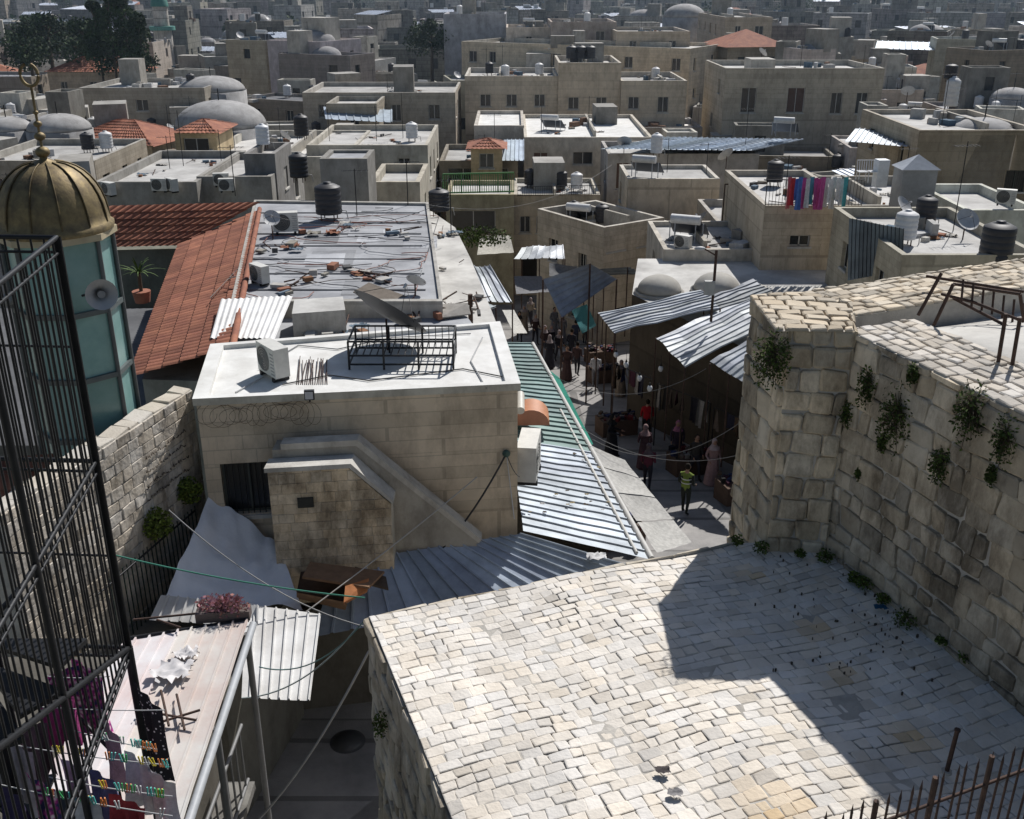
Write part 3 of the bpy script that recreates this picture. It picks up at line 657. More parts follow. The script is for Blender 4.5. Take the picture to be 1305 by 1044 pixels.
solo('courtyard_floor', lambda mb: mb.prism([(-15, 24), (-9.5, 24), (-12.5, 36), (-20, 36)], 0, 3.9, 'plaster', 'roof_grey', (.35, .35, .35)))
solo('potted_palm', palm, PY(182, 385, 30))
# ================================================================== MINARET
mb = MB(); mc = V(-8.62, 19.1, 0); n = 8
def octo(r, z, off=math.pi/8): return [V(mc.x+r*math.cos(off+i*math.pi/4), mc.y+r*math.sin(off+i*math.pi/4), z) for i in range(8)]
Rm = .98; zt = 10.55; zl = [3.0, 5.4, 6.65, 7.9, 9.2, zt]
for k in range(len(zl)-1):
    a = octo(Rm-.04, zl[k]); b = octo(Rm-.04, zl[k+1])
    for i in range(n): j = (i+1) % n; gg = R.uniform(.75, 1.15); mb.face([a[i], a[j], b[j], b[i]], 'glass_green', (gg, gg, gg))
    r0 = octo(Rm+.03, zl[k]-.05); r1 = octo(Rm+.03, zl[k]+.05); r2 = octo(Rm-.04, zl[k]+.05)
    for i in range(n): j = (i+1) % n; mb.face([r0[i], r0[j], r1[j], r1[i]], 'paint', (.10, .12, .12)); mb.face([r1[i], r1[j], r2[j], r2[i]], 'paint', (.10, .12, .12))
for i, (a, b) in enumerate(zip(octo(Rm, 0), octo(Rm, zt))): mb.cyl(a, b, .045, 6, 'paint', (.10, .11, .11))
mb.prism([q[:2] for q in octo(Rm+.1, 0)], zt, zt+.12, 'paint', col=(.45, .38, .25)); mb.prism([q[:2] for q in octo(Rm+.03, 0)], 0, 3.0, 'limestone')
mb.lathe(mc+V(0, 0, zt+.12), [(Rm+.06, 0), (Rm+.08, .1), (Rm+.02, .14)]+[((Rm+.0)*math.cos(t*math.pi/20)**.8, .14+1.12*math.sin(t*math.pi/20)) for t in range(1, 10)]+[(.08, 1.3), (.05, 1.38)], 24, 'brass')
for i in range(12):
    t = i*math.pi/6; mb.tube([mc+V(0, 0, zt+.12)+V((Rm+.015)*math.cos(k*math.pi/20)**.8*math.cos(t), (Rm+.015)*math.cos(k*math.pi/20)**.8*math.sin(t), .15+1.12*math.sin(k*math.pi/20)) for k in range(10)], .018, 4, 'brass', (.6, .6, .6))
zz = zt+1.45; mb.cyl(mc+V(0, 0, zz-.05), mc+V(0, 0, zz+1.25), .025, 8, 'brass')
for dz, r in ((.1, .13), (.38, .1), (.6, .075), (.8, .05)): mb.ell(mc+V(0, 0, zz+dz), (r, r, r*.8), 14, 8, 'brass')
mb.tube([mc+V(.16*math.cos(t), 0, zz+1.45+.19*math.sin(t)) for t in [math.pi/2+.35+i*(2*math.pi-.7)/20 for i in range(21)]], .03, 6, 'brass')
mb.done('glass_minaret')
def horn(mb, c, d):
    c = Vector(c); d = Vector(d).normalized()
    prof_ = [(.05, 0), (.06, .08), (.09, .18), (.16, .28), (.27, .36), (.28, .37)]; a = d.orthogonal().normalized(); b = d.cross(a); n = 22; vs = []
    for r, z in prof_:
        for i in range(n): t = 2*math.pi*i/n; vs.append(c+d*z+(a*math.cos(t)+b*math.sin(t))*r)
    mb.mesh(vs, [[j*n+i, j*n+(i+1) % n, (j+1)*n+(i+1) % n, (j+1)*n+i] for j in range(len(prof_)-1) for i in range(n)], 'paint', (.42, .42, .42), True)
    mb.cyl(c-d*.2, c, .11, 14, 'paint', (.3, .3, .3)); mb.cyl(c+d*.1, c+d*.33, .03, 10, 'paint', (.25, .25, .25), r2=.07); mb.cyl(c-d*.1, c-d*.1+V(-.35, .1, -.12), .025, 6, 'iron')
solo('loudspeaker_horn', horn, PY(126, 372, 18.0), (.55, -1, .12))
solo('loudspeaker_horn', horn, PY(2, 384, 18.2), (-.6, -1, 0))
# ================================================================== INSCRIBED WALL, LEFT HOUSE
mb = MB(); a = V(-6.8, 20.1, 0); b = V(-8.3, 14.6, 0); d = (b-a).normalized(); l = (b-a).length; nn = V(-d.y, d.x, 0)
if nn.x < 0: nn = -nn
mb.prism([a[:2], b[:2], (b-nn*.4)[:2], (a-nn*.4)[:2]], 0, 6.99, 'mortar')
O = V(b.x, b.y, 2); stones(mb, O, -d, V(0, 0, 1), [(0, 0), (l, 0), (l, 5), (0, 5)], (.22, .26), (.3, .5), gap=.003, th=.02, bev=.02, mat='old_ashlar', base=(1.3, 1.32, 1.4), dark=.1)
stones(mb, V(b.x, b.y, 7.0), -d, -nn, [(0, 0), (l, 0), (l, .42), (0, .42)], (.4, .43), (.3, .6), th=.05, bev=.02, mat='paver', base=(.8, .78, .74))
mb.done('inscribed_stone_wall')
mb = MB()
for r_ in range(4):
    x = l-1.9-r_*.04
    while x < l-.5:
        s = R.uniform(.04, .11); p0 = O-d*x+nn*.045+V(0, 0, 4.25-r_*.28)
        mb.tube([p0, p0-d*s*.5+V(0, 0, R.uniform(-.05, .07)), p0-d*s+V(0, 0, R.uniform(-.03, .03))], .012, 3, 'matte', (.12, .1, .08)); x += s+R.uniform(.02, .06)
mb.done('carved_inscription')
for u, v, r in ((232, 622, .38), (190, 665, .42)):
    q = PP(u, v, a, nn)+nn*.15; mb = MB(); plant(mb, q, (r*.8, r*.8, r*.8), 900, .075, .2, (1.5, 1.35, .9)); mb.done('wall_shrub')
mb = MB()
for i in range(26):
    q = V(-7.0-.27*i*.13, 19.2-i*.13, 2.6); mb.cyl(q+V(.25, 0, 0), q+V(.25, 0, 2.1), .014, 4, 'iron', (1, 2, 1.5))
for z in (2.8, 4.6): mb.cyl(V(-6.75, 19.2, z), V(-7.63, 15.9, z), .02, 4, 'iron')
mb.done('iron_fence')
mb = MB(); a, b, c, d = P(-60, 660, 5.6), P(150, 625, 5.6), P(140, 575, 6.3), P(-60, 590, 6.3)
mb.tiles(a, b, c, d, .24, .38); mb.prism([(a.x, a.y+.3), (b.x-.1, b.y+.3), (c.x-.1, c.y), (d.x, d.y)], 0, 5.5, 'limestone'); mb.done('red_tiled_porch')
# ================================================================== CANOPY ROOFS IN FRONT / BESIDE HOUSE
mb = MB()
i0 = P(667, 676, 3.75); o0 = P(826, 712, 3.05); i1 = P(634, 438, 3.75); o1 = P(676, 438, 3.05)
im = i0.lerp(i1, .38); om = o0.lerp(o1, .38)
mb.corr(i0, im, om, o0, 15, .04, 'galvanised', (.84, .88, .94), 'seam', 4, .03, var=2); mb.done('metal_canopy_roof')
mb = MB(); mb.corr(im+V(0, .02, .02), i1, o1, om+V(0, .02, .02), 24, .05, 'galvanised', (.32, .46, .41), 'seam', 3, .03, var=3); mb.done('green_metal_canopy_roof')
mb = MB(); mb.corr(P(400, 812, 2.85), o0+V(-.05, -.4, -.08), i0+V(-.05, -.1, -.02), P(425, 718, 3.65), 18, .05, 'galvanised', (1.0, 1.07, 1.18), 'seam', 4, .03, var=2); mb.done('metal_canopy_roof')
mb = MB(); mb.cyl(o0+V(.08, 0, 0), o1+V(.08, 0, 0), .07, 8, 'paint', (.5, .49, .46)); mb.cyl(o0+V(-.25, .1, .09), om.lerp(o1, .3)+V(-.25, 0, .12), .04, 8, 'paint', (.55, .54, .5)); mb.done('eaves_gutter')
solo('fallen_plastic_bags', rag, P(760, 713, 3.3)+V(0, 0, .05), .28, (.6, .6, .6))
mb = MB()
for k in range(26):
    q = i0.lerp(im, R.random()).lerp(o0.lerp(om, R.random()), R.random()); rag(mb, q+V(0, 0, .06), R.uniform(.03, .08), R.choice([(.3, .25, .15), (.1, .08, .06), (.5, .5, .5)]))
mb.done('leaf_litter')
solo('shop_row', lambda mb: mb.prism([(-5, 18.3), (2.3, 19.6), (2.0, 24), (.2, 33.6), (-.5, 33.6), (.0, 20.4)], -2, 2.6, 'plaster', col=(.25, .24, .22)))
def awn(mb, a, b, c, d, mat, col, n=10, sag=.08, wr=.03):
    a, b, c, d = map(Vector, (a, b, c, d)); vs = []
    for j in range(n+1):
        for i in range(n+1):
            q = a.lerp(b, i/n).lerp(d.lerp(c, i/n), j/n); q.z -= sag*math.sin(math.pi*i/n)*math.sin(math.pi*j/n)*2-wr*noise.noise(q*2.5)-wr*.7*(abs(noise.noise(V(q.x*3+q.y, q.y*.8, 2)))-.2); vs.append(q)
    mb.mesh(vs, [[j*(n+1)+i, j*(n+1)+i+1, (j+1)*(n+1)+i+1, (j+1)*(n+1)+i] for j in range(n) for i in range(n)], mat, col, True)
e0, e1, f0, f1 = P(748, 566, 3.02), P(838, 706, 3.0), P(882, 692, 2.6), P(796, 586, 2.6)
for k in range(4):
    s0, s1 = k/4+.006, (k+1)/4-.006
    solo('shop_awning', awn, e0.lerp(e1, s0), e0.lerp(e1, s1), f1.lerp(f0, s1), f1.lerp(f0, s0), 'cloth', R.choice([(.42, .41, .385), (.47, .46, .43), (.36, .36, .35)]), 8, .05)
solo('green_awning', awn, P(688, 465, 3.0), P(738, 566, 3.0), P(756, 566, 2.5), P(712, 480, 2.5), 'cloth', (.03, .22, .16))
def vent(mb, c):
    c = Vector(c); n = 12; vs = []
    for s in (-.42, .42):
        for i in range(n): t = math.pi*i/(n-1); vs.append(c+V(.5*math.cos(t), s, .45*math.sin(t)))
    mb.mesh(vs, [[i, i+1, n+i+1, n+i] for i in range(n-1)], 'paint', (.50, .22, .11), True); mb.face(vs[:n], 'paint', (.42, .18, .1)); mb.face(vs[n:], 'paint', (.42, .18, .1))
    mb.cyl(c+V(-.3, -.46, .45), c+V(-.3, .3, .62), .12, 10, 'paint', (.6, .57, .5))
q = P(677, 540, 3.85); solo('orange_roof_vent', vent, q+V(0, .3, 0))
mb = MB()
def plank(a, b, c, d, col, th=.05): flatsheet(mb, a, b, c, d, 'matte', col, th)
plank(P(378, 755, 3.5), P(440, 772, 3.6), P(455, 735, 3.7), P(385, 720, 3.6), (.10, .06, .04)); plank(P(378, 755, 3.9), P(442, 768, 3.9), P(440, 775, 3.55), P(378, 760, 3.5), (.28, .17, .10))
plank(P(438, 768, 3.9), P(468, 752, 3.85), P(470, 737, 4.0), P(440, 747, 4.05), (.42, .17, .07)); plank(P(385, 735, 4.1), P(470, 748, 4.0), P(490, 728, 3.8), P(395, 716, 4.1), (.25, .15, .09)); plank(P(455, 740, 3.7), P(495, 750, 3.6), P(492, 735, 3.7), P(452, 722, 3.8), (.12, .09, .07))
mb.done('broken_wooden_crate')
solo('white_tarpaulin', awn, P(268, 630, 4.9), P(352, 690, 3.9), P(386, 776, 3.5), P(203, 778, 3.75), 'tarp', (1.0, 1.0, 1.0), 28, .16, .16)
mb = MB(); mb.corr(P(308, 890, 3.3), P(395, 893, 3.3), P(409, 783, 3.8), P(313, 770, 3.9), 7, .04, 'sheet_white', (1, 1, 1), 'seam'); mb.corr(P(190, 790, 3.7), P(330, 800, 3.7), P(330, 772, 3.95), P(205, 758, 3.95), 10, .05, 'sheet_white', (.9, .9, .9), 'seam'); mb.done('white_sheet_roof')
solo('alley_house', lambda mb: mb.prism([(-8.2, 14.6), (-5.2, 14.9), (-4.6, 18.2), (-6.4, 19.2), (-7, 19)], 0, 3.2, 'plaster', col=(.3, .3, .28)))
# ================================================================== BOTTOM-LEFT SHED ROOF
mb = MB(); b, c = P(228, 1060, 6.0), P(317, 790, 6.1)
a = V(-5.8, 8.4, 5.9); d = P(158, 815, 6.0)
mb.corr(a, b, c, d, 9, .03, 'sheet_redwhite', (1, 1, 1), 'seam', 6, .04, var=2)
mb.cyl(b+V(.06, -.3, -.08), c+V(.06, 0, -.08), .06, 8, 'paint', (.4, .42, .44)); mb.cyl(d, c, .035, 6, 'iron')
for k, t in enumerate((0.05, .45, .95)): q = b.lerp(c, t); mb.cyl(V(q.x, q.y, 0), q-V(0, 0, .1), .05, 8, 'paint', (.2, .2, .2))
mb.done('painted_sheet_roof_shed')
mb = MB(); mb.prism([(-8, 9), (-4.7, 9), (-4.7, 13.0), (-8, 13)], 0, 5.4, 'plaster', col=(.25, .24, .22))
for k in range(14): q = V(-4.3, 9.2+k*.28, 3.0); mb.cyl(q, q+V(0, 0, 1.1), .02, 6, 'paint', (.2, .2, .2))
for z in (3.0, 4.1): mb.cyl(V(-4.3, 9, z), V(-4.3, 13, z), .03, 6, 'paint', (.2, .2, .2))
mb.prism([(-4.7, 9), (-4.2, 9), (-4.2, 13), (-4.7, 13)], 2.8, 2.95, 'plaster', col=(.4, .4, .4)); mb.done('left_foreground_house')
def film(mb, c, r):
    n = 14; c = Vector(c); ph = c.x*3; vs = [c+V((i/n-.5)*2*r, (j/n-.5)*1.6*r, .05+.16*abs(noise.noise(V(i*.4+ph, j*.4, 5)))) for j in range(n+1) for i in range(n+1)]
    mb.mesh(vs, [[j*(n+1)+i, j*(n+1)+i+1, (j+1)*(n+1)+i+1, (j+1)*(n+1)+i] for j in range(n) for i in range(n) if math.hypot(i-6.5, j-6.5) < 5+noise.noise(V(i*.5+ph, j*.5, 1))*3], 'paint', (.62, .6, .6), True)
solo('plastic_film_heap', film, P(222, 860, 6.05), .4); solo('plastic_film_heap', film, P(240, 838, 6.05), .25)
mb = MB()
for (u, v, uu, vv) in ((175, 905, 250, 918), (205, 880, 215, 925), (190, 925, 255, 905), (225, 885, 235, 930), (200, 790, 230, 800), (170, 790, 320, 775)): mb.cyl(P(u, v, 6.12), P(uu, vv, 6.15), .018, 5, 'rust')
mb.done('scrap_metal_bars')
q = P(285, 782, 6.15)
mb = MB(); plant(mb, q+V(0, 0, .14), (.42, .16, .22), 800, .06, .1, (1, 1, 1.2), mat='succulent'); mb.box(q-V(0, 0, .08), (.8, .22, .16), .1, 'matte', (.16, .13, .12)); mb.done('planter_with_succulents')
# ================================================================== CAGE, STAIR, LAUNDRY
mb = MB(); z3, z2, z1 = 13.12, 11.15, 9.2
pA = V(-3.62, 8.0, 0); pB = V(-3.2, 4.6, 0); pC = V(-6.2, 8.15, 0)
for z in (z3, z3-.12, z2, z2-.1, z1, z1-.1):
    for e in (pB, pC): mb.cyl(V(pA.x, pA.y, z), V(e.x, e.y, z), .022 if z in (z3, z2, z1) else .014, 6, 'iron')
for e, n in ((pB, 30), (pC, 24)):
    for i in range(n):
        q = pA.lerp(e, i/n); mb.cyl(V(q.x, q.y, z1-.1), V(q.x, q.y, z3), .010 if i else .038, 5, 'iron', caps=False)
for e, t in ((pB, .5), (pC, .5)): q = pA.lerp(e, t); mb.cyl(V(q.x, q.y, z1-1), V(q.x, q.y, z3), .03, 6, 'iron')
for z in (10.2, 12.2): mb.cyl(V(pA.x, pA.y, z), V(pC.x, pC.y, z), .012, 6, 'iron')
mb.cyl(V(pA.x, pA.y, z1), V(-3.2, 4.6, z2-.4), .03, 6, 'iron')
mb.cyl(V(pA.x, pA.y, 0), V(pA.x, pA.y, z1), .045, 8, 'iron')
mb.done('iron_security_grille')
mb = MB(); c = V(-4.35, 6.9, 0); mb.cyl(c+V(0, 0, 6.5), c+V(0, 0, 10.6), .06, 10, 'iron')
for i in range(15):
    t = i*.42; z = 7.0+i*.22; a = c+V(math.cos(t)*.9, math.sin(t)*.9, z); b = c+V(math.cos(t+.42)*.9, math.sin(t+.42)*.9, z)
    flatsheet(mb, c+V(0, 0, z), a, b, c+V(.01, .01, z), 'iron', (1, 1, 1), .04); mb.cyl(a, a+V(0, 0, .9), .012, 5, 'iron')
mb.tube([c+V(math.cos(i*.42)*.9, math.sin(i*.42)*.9, 7.9+i*.22) for i in range(15)], .02, 6, 'iron'); mb.done('spiral_staircase')
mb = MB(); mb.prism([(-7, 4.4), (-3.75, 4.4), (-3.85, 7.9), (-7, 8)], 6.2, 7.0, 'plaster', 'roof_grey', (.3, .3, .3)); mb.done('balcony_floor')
def hang(mb, a, b, L, mat, col, n=12):
    a = Vector(a); b = Vector(b); vs = []; ph = R.random()*6; side = (b-a).cross(V(0, 0, 1)).normalized()
    for j in range(n+1):
        for i in range(n+1):
            t = i/n; w = j/n; q = a.lerp(b, .5+(t-.5)*(1-.12*math.sin(w*3)))-V(0, 0, L*w); q += side*(.05*math.sin(t*14+ph)*(.3+w)+.05*w*math.sin(ph+t*5)); vs.append(q)
    mb.mesh(vs, [[j*(n+1)+i, j*(n+1)+i+1, (j+1)*(n+1)+i+1, (j+1)*(n+1)+i] for j in range(n) for i in range(n)], mat, col, True)
cloth = [((60, 862), (105, 845), .75, 'cloth_flower', (1, 1, 1)), ((92, 838), (130, 862), .9, 'cloth_flower', (1, 1, 1)), ((168, 868), (205, 905), .85, 'cloth_dots', (1, 1, 1)),
 ((160, 955), (200, 985), .6, 'cloth', (.8, .78, .79)), ((50, 905), (98, 885), .5, 'cloth', (.40, .06, .22)), ((20, 930), (60, 920), .6, 'cloth', (.10, .07, .09)), ((120, 900), (150, 940), .6, 'cloth', (.35, .22, .28)),
 ((70, 960), (110, 985), .6, 'cloth', (.4, .42, .5)), ((110, 975), (150, 1000), .5, 'cloth', (.08, .09, .2)), ((0, 935), (40, 960), .7, 'cloth', (.5, .45, .5)), ((30, 985), (75, 1010), .5, 'cloth_flower', (1, 1, 1)), ((140, 1010), (185, 1030), .4, 'cloth', (.3, .04, .05)),
 ((180, 975), (222, 1000), .5, 'cloth', (.7, .68, .72)), ((0, 1000), (30, 1020), .5, 'cloth', (.05, .04, .1)), ((85, 1010), (130, 1030), .5, 'cloth', (.6, .58, .6))]
for a, b, L, m, c in cloth: solo('hanging_garment', hang, P(*a, 8.9), P(*b, 8.9), L, m, c)
mb = MB()
for (a, b) in (((20, 950), (215, 975)), ((40, 900), (210, 905)), ((0, 1000), (220, 1040)), ((60, 862), (140, 862)), ((90, 930), (200, 955)), ((60, 990), (220, 1015))): cable(P(*a, 8.93), P(*b, 8.93), .02, .005, (.5, .5, .5), 8, mb)
mb.done('washing_line')
mb = MB()
for (a, b) in (((20, 950), (215, 975)), ((0, 1000), (220, 1040)), ((90, 930), (200, 955)), ((60, 990), (220, 1015))):
    a = P(*a, 8.93); b = P(*b, 8.93)
    for i in range(15):
        q = a.lerp(b, R.uniform(.25, 1)); cc = R.choice([(.05, .4, .12), (.6, .5, .04), (.05, .25, .5), (.6, .2, .05), (.1, .5, .45), (.6, .6, .6)]); tl_ = R.uniform(-.5, .5)
        for s in (-.008, .008): mb.cyl(q+V(s, 0, -.03), q+V(s*2+.05*tl_, 0, .055), .007, 4, 'paint', cc)
mb.done('clothes_pegs')
# ================================================================== STREET RIGHT SIDE
mb = MB(); mb.prism([(4.9, 40.2), (8.8, 32.2), (8.8, 27), (16, 27), (17, 46), (5.8, 46)], -4, 3.2, 'limestone', 'roof_cream', (.14, .13, .12), (1, 1, 1))  # wall tint painted very dark to stand for shade under the canopies
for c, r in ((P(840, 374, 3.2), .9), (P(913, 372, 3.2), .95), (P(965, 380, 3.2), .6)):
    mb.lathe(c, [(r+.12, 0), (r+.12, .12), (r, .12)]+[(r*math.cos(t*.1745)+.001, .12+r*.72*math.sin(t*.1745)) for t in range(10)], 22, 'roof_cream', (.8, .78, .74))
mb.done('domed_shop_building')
def shp(pts, n, col, mat='galvanised', kind='seam', name='corrugated_canopy'):
    mb = MB(); a, b, c, d = pts; mb.corr(a, b, c, d, n, .05, mat, col, kind, 5, .14, var=1)
    for q in (a, b, c, d, Vector(a).lerp(b, .5)): mb.cyl(Vector(q)-V(0, 0, .02), V(q.x, q.y, max(gz(q.y), q.z-3.4)), .03, 5, 'rust')
    mb.done(name)
shp((P(762, 399, 3.1), P(784, 425, 3.0), P(918, 392, 3.75), P(893, 369, 3.75)), 9, (1.0, 1.0, 1.0))
shp((P(836, 430, 3.15), P(873, 468, 3.0), P(985, 410, 3.9), P(955, 378, 3.8)), 8, (1.15, 1.13, 1.1))
shp((P(905, 463, 3.1), P(955, 492, 3.0), P(1000, 460, 3.8), P(965, 425, 3.8)), 7, (1.05, 1.05, 1.05))
shp((P(890, 385, 3.5), P(905, 398, 3.5), P(985, 372, 4.0), P(960, 356, 4.0)), 5, (.6, .6, .6))
mb = MB(); a, b, c, d = P(692, 356, 3.4), P(716, 405, 1.9), P(786, 356, 3.0), P(752, 336, 4.0)
mb.corr(a, b, c, d, 6, .03, 'galvanised', (.8, .82, .86), 'seam', 3)
for q in (a, b, c, d): mb.cyl(q, V(q.x, q.y, gz(q.y)), .04, 5, 'rust')
mb.done('tilted_awning')
shp((P(573, 338, 3.6), P(625, 338, 3.8), P(653, 386, 3.0), P(582, 380, 3.4)), 8, (.75, .77, .78))
shp((P(655, 330, 1.5), P(720, 330, 1.5), P(718, 312, 1.8), P(665, 316, 1.8)), 7, (1, 1, 1))
shp((P(560, 358, 3.9), P(600, 400, 3.3), P(632, 392, 3.0), P(590, 352, 3.4)), 6, (.5, .55, .55))
shp((P(745, 345, 2.2), P(770, 352, 2.0), P(822, 350, 2.6), P(800, 340, 2.8)), 5, (.35, .38, .4))
solo('shop_awning', awn, P(655, 352, .6), P(690, 352, .6), P(700, 372, .1), P(658, 375, .1), 'cloth', (.25, .25, .26)); solo('shop_awning', awn, P(640, 395, 1.4), P(655, 425, 1.2), P(672, 425, .8), P(655, 395, 1.0), 'cloth', (.55, .54, .5))
solo('shop_awning', awn, P(612, 300, 3), P(650, 300, 3), P(655, 322, 2.6), P(608, 325, 2.6), 'cloth', (.5, .48, .42)); solo('shop_awning', awn, P(700, 335, 2.4), P(735, 340, 2.4), P(742, 352, 2), P(700, 352, 2), 'cloth', (.2, .2, .2))
solo('teal_awning', awn, P(728, 395, .4), P(742, 425, .2), P(760, 415, .9), P(748, 388, 1.0), 'cloth', (.04, .17, .18))
mb = MB(); mb.prism([P(560, 395, 4.4)[:2], P(600, 428, 4.4)[:2], P(638, 425, 4.4)[:2], P(600, 330, 4.4)[:2], P(580, 290, 4.4)[:2], P(548, 268, 4.4)[:2]], -4, 4.4, 'limestone', 'roof_cream'); mb.done('street_side_house')
mb = MB(); junk(mb, [P(u, v, 4.45) for u, v in ((590, 400), (575, 340), (600, 380), (570, 300))], 22, .5); mb.done('rooftop_debris')
mb = MB(); mb.cyl(P(600, 420, 4.4), P(600, 420, 4.4)+V(0, 0, 1.2), .08, 8, 'rust'); mb.done('chimney_pipe')
def rack(mb, a, b, zt, cols):
    a = Vector(a); b = Vector(b); n = int((b-a).length/.34); mb.cyl(V(a.x, a.y, a.z+zt), V(b.x, b.y, b.z+zt), .02, 5, 'iron')
    for q in (a, b): mb.cyl(q, q+V(0, 0, zt), .025, 5, 'iron')
    for i in range(n):
        if R.random() < .25: continue
        q = a.lerp(b, (i+.5)/n)+V(0, 0, zt); dd = V(R.uniform(-.1, .1), .22, 0); hang(mb, q-dd, q+dd, R.uniform(.5, 1.1), 'cloth', R.choice(cols), 6)
cols = [(.12, .02, .025), (.03, .03, .05), (.15, .12, .1), (.08, .03, .05), (.04, .05, .12), (.3, .29, .28), (.09, .08, .08), (.02, .02, .02), (.12, .08, .05), (.02, .02, .03)]
for (a, b) in (((4.1, 39), (5.4, 36.2)), ((5.5, 36), (7, 33.2)), ((7.1, 33), (8.2, 30.6)), ((8.3, 30), (8.6, 27.5))): solo('clothes_rack', rack, V(*a, gz(a[1])), V(*b, gz(b[1])), 2.2+(-gz(a[1])*.25), cols)
def stall(mb, c, w, d, col):
    c = Vector(c); mb.box(c, (w, d, .75), .3, 'matte', (.12, .08, .06))
    for i in range(40): mb.box(c+V(R.uniform(-w/2, w/2)*.9, R.uniform(-d/2, d/2)*.9, .75), (R.uniform(.08, .25), R.uniform(.08, .2), R.uniform(.04, .2)), R.uniform(0, 3), 'cloth', R.choice(cols))
for q in ((7.6, 30.2), (6.4, 33.0), (4.2, 37.6), (3.1, 26.5), (2.4, 31), (1.6, 37), (4.4, 46), (4.6, 50)): solo('market_stall', stall, V(*q, gz(q[1])), 1.5, .9, 0)
# ================================================================== PEOPLE
SKIN = (.38, .22, .15)
def person(u=None, v=None, yaw=0, top=(.05, .05, .06), bot=(.04, .04, .05), hair=(.02, .015, .01), robe=False, scarf=None, vest=None, step=.25, arm=.3, h=1.7, pos=None, name='pedestrian', bag=False):
    base = pos or PG(u, v); S = h/1.7
    J = {'pel': (0, 0, .93), 'sp': (0, .01, 1.12), 'ch': (0, 0, 1.33), 'nk': (0, .01, 1.46), 'hd': (0, -.02, 1.56)}
    bones = [('pel', 'sp', 'top'), ('sp', 'ch', 'top'), ('ch', 'nk', 'top'), ('nk', 'hd', 'skin')]
    Rr = {'pel': .135, 'sp': .125, 'ch': .14, 'nk': .055, 'hd': .05}
    for s, sg in (('L', 1), ('R', -1)):
        st = step*sg
        J['sh'+s] = (.18*sg, 0, 1.38); J['el'+s] = (.235*sg, .05-.12*st, 1.10); J['wr'+s] = (.21*sg, -arm*.6+.2*st, .90+arm*.25)
        J['hip'+s] = (.09*sg, 0, .87); J['kn'+s] = (.10*sg, -.35*st-.03, .48); J['an'+s] = (.10*sg, -st*.75+.02, .09+(.05 if st < 0 else 0)); J['to'+s] = (.12*sg, -st*.75-.14, .035)
        Rr.update({'sh'+s: .065, 'el'+s: .046, 'wr'+s: .03, 'hip'+s: .095, 'kn'+s: .062, 'an'+s: .042, 'to'+s: .035})
        bones += [('ch', 'sh'+s, 'top'), ('sh'+s, 'el'+s, 'arm'), ('el'+s, 'wr'+s, 'arm'), ('pel', 'hip'+s, 'bot'), ('hip'+s, 'kn'+s, 'bot'), ('kn'+s, 'an'+s, 'bot'), ('an'+s, 'to'+s, 'shoe')]
    names = list(J); me = bpy.data.meshes.new('t'); me.from_pydata([J[k] for k in names], [(names.index(a), names.index(b)) for a, b, _ in bones], [])
    ob = bpy.data.objects.new('t', me); sc.collection.objects.link(ob)
    md = ob.modifiers.new('s', 'SKIN'); md.use_smooth_shade = True
    for i, k in enumerate(names):
        sv = me.skin_vertices[0].data[i]; r = Rr[k]; sv.radius = (r*(1.25 if k in ('ch', 'pel', 'sp') else 1), r*(.85 if k in ('ch', 'pel', 'sp') else 1)); sv.use_root = (k == 'pel')
    sb = ob.modifiers.new('b', 'SUBSURF'); sb.levels = 1; sb.render_levels = 1
    dg = bpy.context.evaluated_depsgraph_get(); ev = ob.evaluated_get(dg); em = ev.to_mesh()
    vs = [Vector(q.co) for q in em.vertices]; fs = [list(q.vertices) for q in em.polygons]; ev.to_mesh_clear(); bpy.data.objects.remove(ob); bpy.data.meshes.remove(me)
    mb = MB(); cm = {'top': vest or top, 'arm': top, 'bot': bot, 'skin': SKIN, 'shoe': (.02, .02, .02)}
    segs = [(Vector(J[a]), Vector(J[b]), m) for a, b, m in bones]; groups = {}
    for f in fs:
        c = sum((vs[i] for i in f), V(0, 0, 0))/len(f); best = None
        for a, b, m in segs:
            d = b-a; t = max(0, min(1, (c-a).dot(d)/d.length_squared)); dd = (c-(a+d*t)).length
            if best is None or dd < best[0]: best = (dd, m)
        groups.setdefault(best[1], []).append(f)
    for m, ff in groups.items():
        mb.mesh(vs, ff, 'cloth' if m != 'skin' else 'paint', cm[m], True)
    hc = V(0, -.03, 1.61); mb.ell(hc, (.078, .095, .118), 14, 10, 'paint', SKIN); mb.ell(hc+V(0, -.095, -.01), (.013, .02, .025), 6, 5, 'paint', SKIN)
    for sg in (-1, 1):
        mb.ell(hc+V(.03*sg, -.085, .015), (.013, .008, .008), 6, 4, 'paint', (.02, .02, .02)); mb.ell(hc+V(.079*sg, .005, 0), (.012, .02, .03), 6, 5, 'paint', SKIN)
        w = Vector(J['wr'+('L' if sg > 0 else 'R')]); e = Vector(J['el'+('L' if sg > 0 else 'R')]); d = (w-e).normalized()
        mb.ell(w+d*.045, (.022, .036, .045), 8, 6, 'paint', SKIN)
        for k in range(4): o = w+d*.075+V(0, -.027+.018*k, 0); mid = o+d*.035; mb.cyl(o, mid, .009, 5, 'paint', SKIN); mb.cyl(mid, mid+(d+V(-.5*sg, 0, -.2)).normalized()*(.03+.006*(k in (1, 2))), .008, 5, 'paint', SKIN, r2=.006)
        o = w+d*.03+V(0, -.033, 0); mb.cyl(o, o+(d+V(0, -1, 0)).normalized()*.045, .01, 5, 'paint', SKIN, r2=.007)
    mb.ell(hc+V(0, -.088, -.05), (.024, .008, .008), 6, 4, 'paint', (.25, .1, .08))
